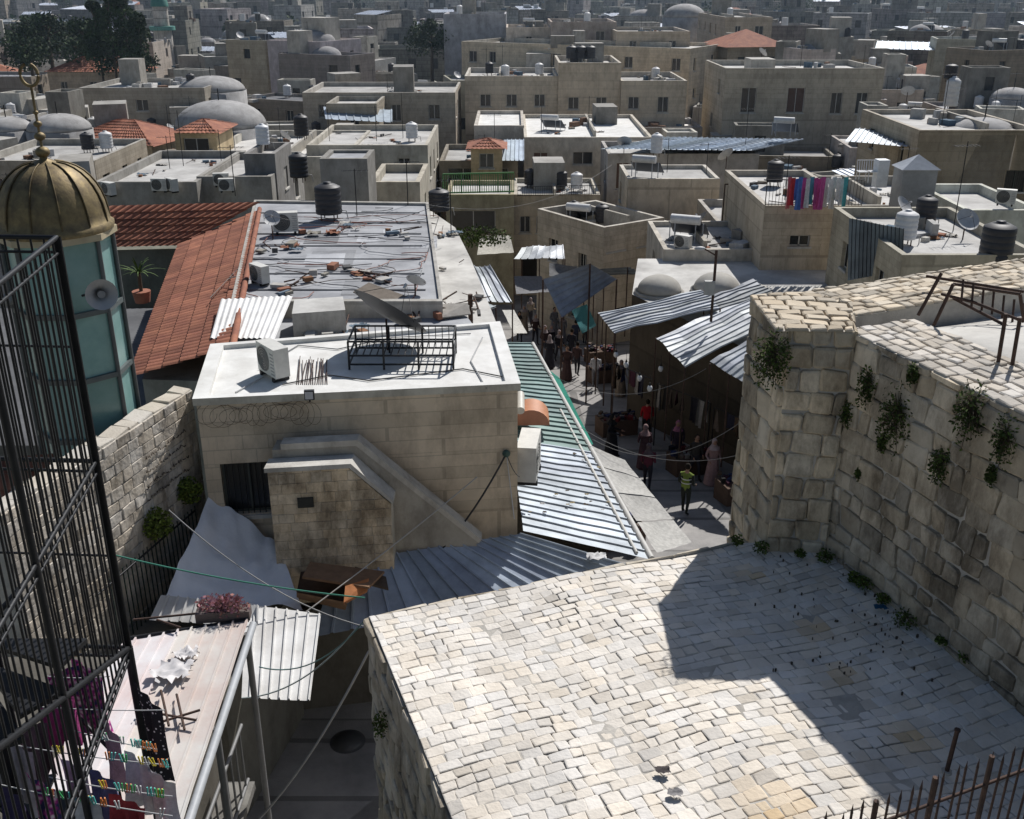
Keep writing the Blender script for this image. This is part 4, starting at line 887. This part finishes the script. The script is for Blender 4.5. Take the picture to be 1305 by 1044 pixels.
    if scarf:
        mb.ell(hc+V(0, .022, .018), (.096, .1, .128), 14, 10, 'cloth', scarf); mb.lathe((0, .0, 1.36), [(.2, 0), (.15, .06), (.10, .14), (.085, .2)], 14, 'cloth', scarf)
    else: mb.ell(hc+V(0, .022, .025), (.086, .088, .112), 14, 10, 'matte', hair)
    if robe:
        mb.lathe((0, -.02, 0), [(.27, .05), (.25, .3), (.21, .6), (.175, .9), (.165, 1.05)], 28, 'cloth', top, fold=.06, fn=9)
    if vest: 
        for z in (1.12, 1.25): mb.lathe((0, 0, z), [(.178, 0), (.178, .03)], 16, 'paint', (.6, .6, .6))
    if bag: mb.box((.25, -.05, .55), (.12, .3, .33), 0, 'cloth', (.5, .5, .52)); mb.cyl((.22, -.15, .92), (.25, -.1, .87), .01, 4, 'cloth', (.4, .4, .4))
    ca, sa = math.cos(yaw), math.sin(yaw)
    mb.v = [V((q.x*ca-q.y*sa)*S+base.x, (q.x*sa+q.y*ca)*S+base.y, q.z*S+base.z+.03) for q in mb.v]
    mb.done(name)
person(872, 657, 2.6, top=(.03, .035, .03), bot=(.03, .035, .03), vest=(.20, .27, .06), name='police_officer', step=.15, h=1.78)
person(906, 618, .2, top=(.42, .28, .28), robe=True, scarf=(.45, .36, .36), step=.1)
person(884, 612, .3, top=(.06, .055, .05), bot=(.04, .04, .05), step=.3)
person(861, 592, -.2, top=(.05, .04, .06), robe=True, scarf=(.35, .14, .22), step=.1)
person(824, 625, 2.9, top=(.12, .03, .05), bot=(.03, .03, .04), step=.3, scarf=(.12, .09, .1))
person(778, 583, 1.2, top=(.03, .03, .035), robe=True, scarf=(.02, .02, .02), bag=True, arm=.6)
person(823, 562, 3.0, top=(.45, .02, .03), bot=(.03, .03, .04), step=.25, bag=True)
person(820, 598, 3.1, top=(.09, .05, .06), robe=True, scarf=(.3, .2, .2), step=.1)
person(758, 496, 3.0, top=(.6, .6, .62), bot=(.2, .2, .22), step=.2, h=1.75)
person(812, 520, .4, top=(.3, .05, .05), bot=(.03, .03, .04))
for i, (u, v) in enumerate(((668, 425), (682, 440), (702, 452), (716, 440), (728, 462), (690, 412), (700, 470), (745, 440), (662, 436), (720, 425), (735, 480), (836, 535), (790, 505), (712, 462), (694, 455), (706, 430), (676, 415), (733, 445), (722, 485), (700, 418), (710, 408))):
    person(u, v, R.choice([0, 3.1, .5, 2.7]), top=R.choice([(.03, .03, .04), (.08, .05, .05), (.2, .2, .22), (.05, .06, .1), (.3, .25, .2)]), robe=i % 3 == 0, scarf=R.choice([None, (.3, .25, .25), (.03, .03, .03)]), step=R.uniform(.1, .3), h=R.uniform(1.6, 1.78))
person(322, 968, 2.0, top=(.03, .04, .05), bot=(.02, .02, .03), vest=(.25, .36, .06), name='street_cleaner')
mb = MB(); q = P(443, 945, .03); mb.lathe(q, [(0.001, .012), (.3, .012), (.3, .008), (.36, .01), (.38, 0)], 24, 'paint', (.07, .07, .07)); mb.done('manhole_cover')
# ================================================================== CABLES
gc = (.03, .22, .15)
cable(P(140, 706, 6.0), P(465, 762, 5.2), .1, .014, gc); cable(PY(215, 650, 17), P(470, 800, 3.6), .4, .012, (.3, .3, .3)); cable(P(330, 1044, 3.5), P(470, 830, 6.5), .2, .018, (.35, .35, .35))
cable(P(390, 780, 3.8), PY(608, 608, 19.5), .05, .014, (.45, .43, .4)); cable(P(308, 890, 3.4), P(455, 800, 4.5), .35, .014, (.25, .3, .3)); cable(P(330, 850, 4.0), P(465, 790, 5), .4, .012, (.1, .2, .2))
bp = onfront(645, 577)+Nf*.05
cable(bp, onfront(500, 712)+Nf*1.1, .5, .022, (.03, .03, .03)); cable(bp, onfront(655, 660)+Nf*.05, .0, .012, (.6, .6, .6)); cable(bp, onfront(660, 600)+Nf*.3, .1, .01)
mb = MB(); mb.ell(bp, (.09, .06, .09), 8, 6, 'paint', (.05, .1, .08)); mb.done('cable_junction')
for a, b, s in (((740, 545, 3.5), (960, 575, 4), .6), ((690, 470, 3.4), (900, 470, 3.4), .9), ((755, 560, 3.2), (955, 530, 4.5), .8), ((540, 260, 7), (780, 210, 6), 1), ((330, 270, 8), (560, 260, 8), .6)):
    cable(P(*a), P(*b), s, .009, (.12, .12, .12))
def bulb(mb, p): mb.cyl(p+V(0, 0, .5), p, .008, 4, 'iron'); mb.ell(p, (.09, .09, .12), 10, 8, 'paint', (.8, .8, .8)); mb.cyl(p+V(0, 0, .08), p+V(0, 0, .2), .05, 8, 'iron', r2=.02)
for u, v in ((785, 452), (798, 465), (815, 482), (828, 495), (842, 470)): solo('hanging_lamp', bulb, P(u, v, 2.2))
def lamp(mb, p): p = Vector(p); mb.cyl(p, p+V(0, 0, 2.6), .05, 8, 'rust'); mb.box(p+V(-.15, 0, 1.0), (.35, .2, .5), 0, 'paint', (.4, .4, .38)); mb.cyl(p+V(0, 0, 2.4), p+V(-.5, -.1, 2.7), .03, 6, 'rust'); mb.ell(p+V(-.6, -.1, 2.68), (.2, .1, .07), 8, 6, 'paint', (.5, .5, .5))
solo('street_lamp', lamp, P(906, 410, 3.8))
# ================================================================== NAMED MID-DISTANCE HOUSES
t1 = (1.0, .97, .93); t2 = (.85, .83, .81); t3 = (1.08, 1.05, 1.0)
def Hy(name, u0, u1, v, y, depth=8, y1=None, **k):
    a = PY(u0, v, y); b = PY(u1, v, y1 or y); zt = a.z
    mb = MB(); zb = k.pop('zb', gz(y)-.5); g_ = R.uniform(.65, 1.1); k.setdefault('rcol', (g_, g_, g_*1.01)); house(mb, a, b, zt, depth, zb, **k)
    w = (V(b.x-a.x, b.y-a.y, 0)).length
    if not k.get('tile') and w > 4 and depth >= 6:
        U = V(b.x-a.x, b.y-a.y, 0)/w; c = V((a.x+b.x)/2, (a.y+b.y)/2, 0)+V(-U.y, U.x, 0)*depth*.55
        clutter(mb, c, w*.85, depth*.7, zt-k.get('par', .4), 0, False, big=y > 60)
        junk(mb, [V(c.x+R.uniform(-.4, .4)*w, c.y+R.uniform(-.35, .35)*depth, zt-k.get('par', .4)) for _ in range(8)], 16, .5)
        if R.random() < .6:
            t = R.uniform(-.25, .25)*w; p0 = c+U*t; mb.prism([(p0+V(-U.y, U.x, 0)*s*depth*.38+U*o)[:2] for s, o in ((-1, -.09), (-1, .09), (1, .09), (1, -.09))], zt-k.get('par', .4), zt+.15, 'plaster', col=(.8, .78, .74))
    mb.done(name); return a, b, zt
Hy('lattice_balcony_house', 716, 770, 286, 57, depth=5.5, y1=54, wins=[(.5, 1.3, .9, .8), (.5, 3.4, 2.2, 2.6, 3)], mat='limestone', col=t1)
Hy('lattice_balcony_house', 770, 846, 290, 54, depth=6, y1=56.5, wins=[(.2, .5, 1.3, .9), (.7, .5, 1.3, .9), (.5, 3.4, 3, 2.6, 3)], col=t1, par=.9)
Hy('stone_house', 800, 918, 228, 60, depth=5, wins=[(.06, .9, .7, 2.4, 2)], col=t3, par=.25)
Hy('stone_house', 846, 975, 318, 45.5, depth=6, wins=[(.2, .7, 1, .9), (.6, .7, 1.2, .6)], mat='plaster', col=(1, .96, .9), par=.25)
Hy('stone_house', 918, 1000, 288, 52, depth=7, wins=[], col=t2)
Hy('terrace_wall_house', 975, 1098, 262, 44, depth=9, wins=[(.4, 1.3, .9, .5)], mat='limestone', col=(.9, .86, .8), par=.3)
Hy('stone_house', 1085, 1240, 262, 48, depth=8, wins=[], mat='plaster', col=(.7, .68, .65), par=.5)
Hy('block_roof_house', 1172, 1330, 166, 58, depth=10, wins=[(.85, 2.2, 1.2, 1.2, 1)], col=(.88, .82, .74), par=.3)
Hy('white_walled_house', 1232, 1330, 268, 42, depth=6, wins=[(.5, .7, 1.2, .8)], mat='plaster', col=(1.15, 1.2, 1.15))
Hy('low_roof_house', 1150, 1330, 325, 34, depth=8, wins=[], mat='limestone', col=(.8, .78, .7), zb=0)
Hy('stone_house', 655, 765, 248, 66, depth=6, wins=[(.35, 1.4, 1, 1.1), (.6, 1.4, .8, 1.1), (.13, 1.4, .7, 1.1), (.3, 4.2, 2.4, 2.4, 3)], col=(1, .97, .9), par=.3)
Hy('white_flat_roofed_house', 668, 832, 175, 77, depth=14, wins=[(.13, 1.1, 1.1, 2.0, 2), (.46, 1.05, 1.5, .95)], mat='plaster', col=(1.1, 1.04, .95), roof='roof_white', par=.3, rcol=(1, 1, 1))
Hy('white_flat_roofed_house', 604, 668, 160, 82, depth=10, wins=[], mat='plaster', col=(1.05, 1, .95), roof='roof_white', par=.3, rcol=(1, 1, 1))
Hy('stone_house', 775, 968, 196, 70, depth=5.9, wins=[(.1, .6, .9, 1.8, 2), (.4, .9, 1, .9)], mat='plaster', col=(.85, .84, .86))
Hy('balcony_house', 560, 660, 205, 73, depth=8, wins=[(.3, .5, 2.2, 1.9), (.75, .5, 1.4, 1.9)], mat='plaster', col=(.5, .46, .4))
Hy('stone_house', 568, 655, 248, 64, depth=5, wins=[(.4, 1.0, 2.8, 1.8, 0)], mat='plaster', col=(.74, .68, .5), par=.3)
Hy('long_beige_house', 592, 712, 97, 98, depth=10, wins=[(.22, 1.6, 1, 1.1), (.5, 1.6, 1, 1.1), (.8, 1.6, 1, 1.1)], col=t1, par=.5)
Hy('long_beige_house', 712, 792, 80, 97.7, depth=10, wins=[(.25, 3.0, 1, 1.1), (.7, 3.0, 1, 1.1), (.5, 6, 1, 1.1)], col=(1.03, .98, .92), par=.5)
Hy('long_beige_house', 792, 876, 103, 97.3, depth=10, wins=[(.2, 1.4, 1, 1.1), (.65, 1.4, 1, 1.4), (.3, 4.4, 1, 1.2), (.7, 4.4, 1, 1.2)], col=(1, .96, .9), par=.5)
Hy('arched_window_house', 925, 1128, 87, 92, depth=10, wins=[(.16, 1.6, 1.3, 2.1), (.46, 1.6, 1.5, 2.1, 2), (.72, 2.0, 1.0, 1.8), (.88, 2.0, 1.0, 1.8)], col=(.85, .83, .79), par=.5)
Hy('tall_grey_house', 565, 645, 18, 135, depth=10, wins=[], mat='plaster', col=(.8, .83, .95)); Hy('stone_house', 645, 702, 35, 130, depth=10, mat='plaster', col=(1.05, .95, .87))
Hy('stone_house', 702, 786, 28, 128, depth=12, col=(.8, .7, .66), mat='plaster'); Hy('stone_house', 786, 880, 40, 122, depth=12, col=(.9, .83, .76)); Hy('stone_house', 880, 925, 62, 112, depth=28, y1=122, col=(1.1, 1.05, .96)); Hy('stone_house', 925, 985, 22, 135, depth=20, col=(.85, .8, .75))
Hy('stone_house', 250, 440, 200, 63, depth=12, wins=[], mat='plaster', col=(1, .98, .93), par=.5); Hy('stone_house', 390, 545, 185, 66, depth=10, wins=[(.8, .8, .8, .8)], mat='plaster', col=(.95, .92, .85), par=.4)
Hy('stone_house', 385, 580, 118, 92, depth=10, col=t2); Hy('stone_house', 415, 480, 132, 86, depth=5.9, col=(.7, .68, .64)); Hy('school_building', -30, 98, 28, 190, depth=14, mat='plaster', col=(.6, .68, .82), tile=False)
Hy('stone_house', 310, 350, 196, 52, depth=4, wins=[], mat='plaster', col=(.5, .5, .52)); Hy('stone_house', 120, 250, 232, 50, depth=10, wins=[], mat='plaster', col=(.6, .6, .6)); Hy('stone_house', -40, 120, 205, 60, depth=9, col=(.75, .74, .72)); Hy('stone_house', 250, 345, 225, 51, depth=8, wins=[], mat='plaster', col=(.7, .7, .7))
Hy('stone_house', 470, 535, 232, 46, depth=5, wins=[], mat='plaster', col=(.9, .85, .75)); Hy('tile_roofed_hut', 222, 275, 170, 66, depth=4, tile=True, wins=[(.5, .3, 1.6, 1)], col=(.9, .8, .6)); Hy('tile_roofed_hut', 600, 640, 190, 71.5, depth=3, tile=True, wins=[(.5, .3, 1, 1)], col=(.9, .8, .6))
Hy('long_tile_roofed_house', 60, 175, 92, 118, depth=6, tile=True, col=(.9, .8, .7)); Hy('stone_house', 100, 260, 112, 95, depth=10, col=(.65, .65, .65))
def bigdome(mb, c, r, hh, drum=1.5):
    mb.lathe(c, [(r*1.03, -drum*3), (r*1.03, 0), (r, 0)]+[(r*math.cos(t*.1745)+.001, hh*math.sin(t*.1745)) for t in range(10)], 28, 'dome_stone', (1.2, 1.2, 1.2)); mb.cyl(Vector(c)+V(0, 0, hh), Vector(c)+V(0, 0, hh+.8), .04, 5, 'iron')
for u, v, rp, y, k in ((282, 160, 55, 76, .55), (270, 115, 40, 100, .42), (76, 165, 38, 72, .5), (10, 165, 30, 72, .5), (350, 82, 24, 130, .6), (1252, 168, 38, 62, .45), (872, 22, 25, 160, .6), (290, 75, 22, 140, .6), (165, 75, 18, 135, .7), (1180, 45, 22, 160, .6), (1290, 125, 25, 95, .5), (412, 45, 16, 200, .8), (300, 48, 16, 190, .7), (430, 90, 18, 125, .6)):
    c = PY(u, v, y); r = rp/FP*y; solo('stone_dome', bigdome, c, r, r*k)
def sheets(name, pts, n, col, mat='galvanised'):
    mb = MB(); mb.corr(*pts, n, .07, mat, col, 'seam', 2, .03, var=3); mb.done(name)
sheets('corrugated_sheet_roof', (PY(765, 190, 69), PY(960, 192, 69), PY(1024, 178, 76), PY(840, 175, 77)), 26, (.9, 1, 1.1)); sheets('corrugated_sheet_roof', (PY(1077, 180, 60), PY(1165, 188, 59), PY(1170, 168, 66), PY(1090, 164, 66)), 12, (1.2, 1.25, 1.3))
sheets('corrugated_sheet_roof', (PY(1115, 62, 125), PY(1228, 65, 125), PY(1222, 55, 135), PY(1118, 52, 135)), 14, (1.1, 1.2, 1.3)); sheets('corrugated_fence', (PY(1080, 358, 37), PY(1150, 345, 36), PY(1152, 292, 36), PY(1082, 278, 37)), 14, (.30, .34, .36))
sheets('corrugated_sheet_roof', (PY(640, 205, 72), PY(668, 205, 72), PY(668, 178, 76), PY(642, 178, 76)), 5, (.9, 1, 1.1)); sheets('corrugated_sheet_roof', (PY(415, 152, 84), PY(500, 156, 84), PY(500, 140, 88), PY(412, 136, 88)), 9, (1., 1.1, 1.2))
def railing(mb, a, b, h, sp_=.14, col=(1, 1, 1), mat='iron', r=.012):
    a = Vector(a); b = Vector(b); n = int((b-a).length/sp_)
    for i in range(n+1): q = a.lerp(b, i/n); mb.cyl(q, q+V(0, 0, h), r*(2 if i % 8 == 0 else 1), 4, mat, col, caps=False)
    for z in (.05, h): mb.cyl(a+V(0, 0, z), b+V(0, 0, z), r*2, 4, mat, col)
solo('metal_railing', railing, PY(920, 285, 51.9), PY(970, 285, 51.9), 2.0, .16, (1, 1, 1), 'rust', .02); solo('metal_railing', railing, PY(975, 262, 43.9), PY(1098, 262, 43.9), 1.1)
solo('metal_railing', railing, PY(660, 250, 65.9), PY(765, 248, 65.9), .6); solo('green_balcony_railing', railing, PY(565, 247, 63.8), PY(655, 245, 63.8), 1.2, .14, (.12, .3, .1), 'paint', .03)
cl2 = [(.5, .05, .06), (.1, .2, .5), (.6, .6, .6), (.5, .1, .3), (.1, .4, .45), (.6, .2, .2), (.7, .7, .72)]
for i in range(16): a = PY(1004+i*4.8, 226+(i % 3), 43.6-(i % 2)*.4); solo('hanging_garment', hang, a, a+V(.22, .12, 0), R.uniform(.9, 1.4), 'cloth', R.choice(cl2), 6)
def chair(mb, c):
    c = Vector(c)
    for x in (-.22, .22):
        for y in (-.2, .2): mb.cyl(c+V(x, y, 0), c+V(x*.9, y*.9, .45), .02, 5, 'paint', (.75, .75, .75))
    mb.box(c+V(0, 0, .45), (.48, .46, .03), 0, 'paint', (.75, .75, .75))
    for x in (-.2, -.1, 0, .1, .2): mb.cyl(c+V(x, .21, .47), c+V(x*1.05, .27, .92), .018, 5, 'paint', (.75, .75, .75))
    mb.cyl(c+V(-.22, .27, .92), c+V(.22, .27, .92), .022, 5, 'paint', (.75, .75, .75))
for u in (1098, 1110): solo('plastic_chair', chair, PY(u, 232, 46))
mb = MB(); q = PY(1120, 238, 46); mb.box(q, (.5, .5, 1.2), .1, 'paint', (.75, .78, .8)); mb.done('white_cabinet')
mb = MB(); q = PY(1168, 255, 45); mb.prism([(q.x-.75, q.y), (q.x+.75, q.y), (q.x+.75, q.y+1.2), (q.x-.75, q.y+1.2)], q.z-1, q.z+1.3, 'paint', col=(.28, .29, .3))
mb.face([V(q.x-.85, q.y-.1, q.z+1.31), V(q.x+.85, q.y-.1, q.z+1.31), V(q.x, q.y+.5, q.z+1.9)], 'galvanised'); mb.face([V(q.x-.85, q.y-.1, q.z+1.31), V(q.x, q.y+.5, q.z+1.9), V(q.x-.85, q.y+1.3, q.z+1.31)], 'galvanised'); mb.face([V(q.x+.85, q.y-.1, q.z+1.31), V(q.x+.85, q.y+1.3, q.z+1.31), V(q.x, q.y+.5, q.z+1.9)], 'galvanised'); mb.done('sheet_metal_cabin')
solo('black_water_tank', tank, PY(1266, 338, 34.5), .55, 1.1); solo('black_water_tank', tank, PY(382, 232, 50), .45, 1.0); solo('black_water_tank', tank, PY(385, 178, 64.5), .45, 1.1); solo('white_water_tank', tank, PY(336, 190, 55), .35, .9, (.65, .67, .7)); solo('black_water_tank', tank, PY(560, 275, 44), .45, .8)
solo('white_water_tank', tank, PY(1210, 140, 70), .45, 1.6, (.6, .6, .6)); solo('black_water_tank', tank, PY(1210, 105, 70.5), .4, .8)
for u in (728, 740, 752): solo('black_water_tank', tank, PY(u, 78, 101), .5, 1.0)
solo('solar_water_heater', solar, PY(825, 224, 61.5)); solo('solar_water_heater', solar, PY(1000, 172, 74)); solo('white_water_tank', tank, PY(836, 200, 62.5), .35, 1.0, (.7, .7, .7))
for u, v, y in ((795, 196, 71.5), (925, 215, 60.5), (1155, 130, 80), (970, 78, 100)): solo('satellite_dish', dish, PY(u, v, y), .5, R.uniform(.2, 2.6))
for u, v, y in ((220, 245, 49.8), (140, 250, 49.8), (1280, 262, 42.5), (290, 245, 50.5), (870, 318, 46), (205, 245, 49.9), (283, 238, 51)): solo('air_conditioner', acunit, PY(u, v, y), R.uniform(-.8, .5), .9)
for u, v, y in ((690, 170, 78), (750, 165, 80), (850, 220, 61), (900, 222, 61), (300, 195, 64), (420, 180, 68), (480, 180, 68), (950, 185, 72), (1020, 85, 93), (1100, 84, 93), (620, 95, 99), (1200, 160, 60), (1000, 255, 46)): solo('tv_antenna', antenna, PY(u, v, y), R.uniform(1.5, 3))
def tree(mb, c, h, r, kind='pine', n=1500, leaf=.5):
    c = Vector(c); mb.cyl(c-V(0, 0, 4), c+V(.1, 0, h*.9), r*.1, 7, 'bark', r2=r*.02)
    cl = []
    for i in range(12 if kind == 'pine' else 26):
        t = R.uniform(.25, 1) if kind == 'pine' else R.uniform(.08, 1); rr = r*(1-t*.75) if kind != 'pine' else r*math.sin(math.pi*min(.97, t*.85+.1)); a = R.uniform(0, 6.3); q = c+V(math.cos(a)*rr*.6, math.sin(a)*rr*.6, h*t)
        mb.cyl(c+V(0, 0, h*t*.8), q, r*.03, 4, 'bark', caps=False); cl.append((q, rr*.55+.2, R.uniform(.4, 1.3)))
    for i in range(n):
        q, rr, g_ = R.choice(cl); d = V(R.gauss(0, 1), R.gauss(0, 1), R.gauss(0, .8)); d = d.normalized()*R.random()**.5*rr; p = q+d; a = V(R.gauss(0, 1), R.gauss(0, 1), R.gauss(0, 1)).normalized(); b = a.orthogonal().normalized(); l = leaf*R.uniform(.5, 1.2); g2 = g_*R.uniform(.7, 1.3)
        mb.face([p-a*l*.5, p+b*l*.3, p+a*l*.5, p-b*l*.3], 'foliage', (.4*g2, .5*g2, .45*g2))
for u, v, y, h, r, k in ((50, 92, 150, 7, 5, 'pine'), (82, 92, 150, 6, 4.5, 'pine'), (130, 92, 116, 7, 1.8, 'cyp'), (148, 94, 116, 8.5, 2.2, 'cyp'), (166, 92, 116, 8, 2, 'cyp'), (184, 92, 116, 6, 1.8, 'cyp'), (66, 80, 125, 5, 3.5, 'pine'), (112, 86, 122, 5, 3, 'pine'), (40, 86, 120, 4, 3, 'pine'), (85, 28, 300, 10, 3.5, 'cyp'), (270, 24, 300, 11, 3, 'cyp'), (285, 26, 300, 10, 3, 'cyp'), (24, 90, 155, 6, 4.5, 'pine'), (1010, 22, 260, 7, 6, 'pine'), (1235, 15, 300, 7, 6, 'pine'), (450, 25, 300, 8, 7, 'pine'), (740, 10, 330, 8, 7, 'pine'), (550, 72, 136, 4, 3, 'pine')):
    q = PY(u, v, y); solo('pine_tree' if k == 'pine' else 'cypress_tree', tree, q, h, r, k, 2600, .42)
mb = MB(); plant(mb, PY(610, 300, 48), (1.6, .8, .5), 700, .16, .2, (.7, .75, .5)); mb.done('climbing_vine')
mb = MB(); q = PY(212, 78, 148); mb.cyl(V(q.x, q.y, -2), V(q.x, q.y, q.z+4), 1.2, 12, 'limestone_far', (1.5, 1.5, 1.5)); mb.cyl(V(q.x, q.y, q.z+4), V(q.x, q.y, q.z+4.5), 1.7, 12, 'paint', (.1, .3, .25)); mb.cyl(V(q.x, q.y, q.z+4.5), V(q.x, q.y, q.z+7), 1.0, 12, 'limestone_far', (1.5, 1.5, 1.5)); mb.lathe((q.x, q.y, q.z+7), [(1.2, 0), (1.1, .7), (.7, 1.5), (.2, 2.2), (.05, 3.4)], 12, 'paint', (.05, .2, .16)); mb.done('minaret')
# ================================================================== GENERIC OLD CITY FABRIC
def hit(c, r):
    for o, hw, hd, Uu in FOOT:
        d = V(c.x-o.x, c.y-o.y, 0); a = abs(d.dot(Uu)); b = abs(d.dot(V(-Uu.y, Uu.x, 0)))
        if a < hw+r and b < hd+r: return True
    return False
far = MB(); y = 50.; cnt = 0
while y < 560:
    st = 7.0 if y < 150 else (9 if y < 300 else 13)
    x = -.62*y-8
    while x < .62*y+8:
        w = R.uniform(.45, 1.35)*st; c = V(x+w/2, y+R.uniform(-.4, .4)*st, 0); x += w+R.uniform(-.5, .5)
        if y < 84 and -12 < c.x < 12+(-4 if y > 70 else 0): continue
        if y < 64 and c.x > 10: continue
        if R.random() < .06 or hit(c, w*.38): continue
        f = y > 150; rot = R.uniform(-.5, .5); d = R.uniform(.6, 1.1)*st
        zt = gz(c.y)+R.choice([4, 5, 6, 7, 8, 9.5, 12])+R.uniform(-.8, .8)
        if y < 110: zt = gz(c.y)+R.uniform(4.6, 8.8)
        if y > 300: zt += R.uniform(-1, 3)+ (noise.noise(V(c.x*.004, c.y*.004, 0))*14 if y > 500 else 0)
        Uu = V(math.cos(rot), math.sin(rot), 0); a = c-Uu*w/2; b = c+Uu*w/2
        gr = R.choice([R.uniform(.4, .7), R.uniform(.6, .95), R.uniform(.85, 1.2)]); col = (gr*R.uniform(.95, 1.08), gr, gr*R.uniform(.88, 1.12))
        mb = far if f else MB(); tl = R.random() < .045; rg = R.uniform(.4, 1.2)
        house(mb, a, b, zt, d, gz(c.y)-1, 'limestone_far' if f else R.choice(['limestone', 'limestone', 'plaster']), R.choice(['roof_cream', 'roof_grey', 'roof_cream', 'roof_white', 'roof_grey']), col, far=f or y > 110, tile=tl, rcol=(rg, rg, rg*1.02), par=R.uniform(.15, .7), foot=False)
        cc = c+V(-math.sin(rot), math.cos(rot), 0)*d/2
        if not tl:
            k = R.random()
            if k < .13: r = min(w, d)*R.uniform(.22, .4); mb.dome(V(cc.x, cc.y, zt-.3), r, r*R.uniform(.45, .75), 'dome_stone', (1, 1, 1.03), 16 if not f else 12, 5)
            if k > .9: h_ = zt+.1; mb.corr(V(a.x, a.y, h_), V(b.x, b.y, h_), V(b.x, b.y, h_+.5)+V(-math.sin(rot), math.cos(rot), 0)*d*.6, V(a.x, a.y, h_+.5)+V(-math.sin(rot), math.cos(rot), 0)*d*.6, 10, .06, 'galvanised', (.9, .95, 1.05), 'seam', 1)
            if .2 < k < .5: g3 = gr*R.uniform(.7, 1.2); q = cc+Uu*R.uniform(-.2, .2)*w; house(mb, q-Uu*w*.22, q+Uu*w*.22, zt+R.uniform(1.6, 3.4), d*.4, zt-.5, 'limestone_far' if f else 'plaster', 'roof_cream', (g3, g3, g3*.97), far=True, par=.2, foot=False)
            clutter(mb, cc, w, d, zt-.3, rot, f)
        if not f: mb.done('old_city_house')
        cnt += 1
    y += st*(.9 if y < 150 else 1.05)
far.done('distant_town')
print('houses', cnt)
mb = MB()
for i in range(80):
    y = R.uniform(180, 560); x = R.uniform(-.6, .6)*y; zb = gz(y)+R.uniform(3, 6); r = R.uniform(2, 4)
    for k in range(260):
        d = V(R.gauss(0, 1), R.gauss(0, 1), R.gauss(0, .8)).normalized()*R.random()**.5*r; p = V(x, y, zb+r)+d; a = V(R.gauss(0, 1), R.gauss(0, 1), R.gauss(0, 1)).normalized(); b = a.orthogonal().normalized(); l = R.uniform(.5, 1.1); g2 = R.uniform(.4, 1.0)
        mb.face([p-a*l*.5, p+b*l*.4, p+a*l*.5, p-b*l*.4], 'foliage', (.6*g2, .7*g2, .6*g2))
mb.done('distant_trees')
# ------------------------------------------------------------------ thin real atmospheric haze over the far town
hm = bpy.data.materials.new('haze'); hm.use_nodes = True; hn = hm.node_tree; hn.nodes.clear()
vo = hn.nodes.new('ShaderNodeVolumeScatter'); vo.inputs['Color'].default_value = (.62, .80, 1, 1); vo.inputs['Density'].default_value = .00045; vo.inputs['Anisotropy'].default_value = .2
ho = hn.nodes.new('ShaderNodeOutputMaterial'); hn.links.new(vo.outputs[0], ho.inputs['Volume']); MATS['haze'] = hm
mb = MB(); mb.prism([(-1500, 58), (1500, 58), (1500, 1600), (-1500, 1600)], -30, 90, 'haze'); mb.done('atmospheric_haze')
# ================================================================== LIGHT + CAMERA
sd = V(1.37, 2.55, 3.05).normalized()
sun = bpy.data.lights.new('sun', 'SUN'); sun.energy = 5.0; sun.angle = math.radians(.5); sun.color = (1, .975, .945)
so = bpy.data.objects.new('sun', sun); so.rotation_euler = sd.to_track_quat('Z', 'Y').to_euler(); so.location = (20, 40, 60); sc.collection.objects.link(so)
w = bpy.data.worlds.new('World'); sc.world = w; w.use_nodes = True; nt = w.node_tree
sky = nt.nodes.new('ShaderNodeTexSky'); sky.sky_type = 'NISHITA'; sky.sun_disc = False; sky.sun_elevation = math.asin(sd.z); sky.sun_rotation = math.atan2(sd.x, sd.y)
bg = nt.nodes['Background']; bg.inputs['Strength'].default_value = .068; nt.links.new(sky.outputs[0], bg.inputs['Color'])
cam = bpy.data.cameras.new('camera'); cam.sensor_width = 36; cam.lens = 36*FP/1305; cam.clip_end = 6000; cam.clip_start = .05
co = bpy.data.objects.new('camera', cam); co.location = (0, 0, CZ); co.rotation_euler = (math.radians(90)-PT, 0, 0); sc.collection.objects.link(co); sc.camera = co
sc.view_settings.view_transform = 'Standard'; sc.view_settings.look = 'None'; sc.view_settings.exposure = 0
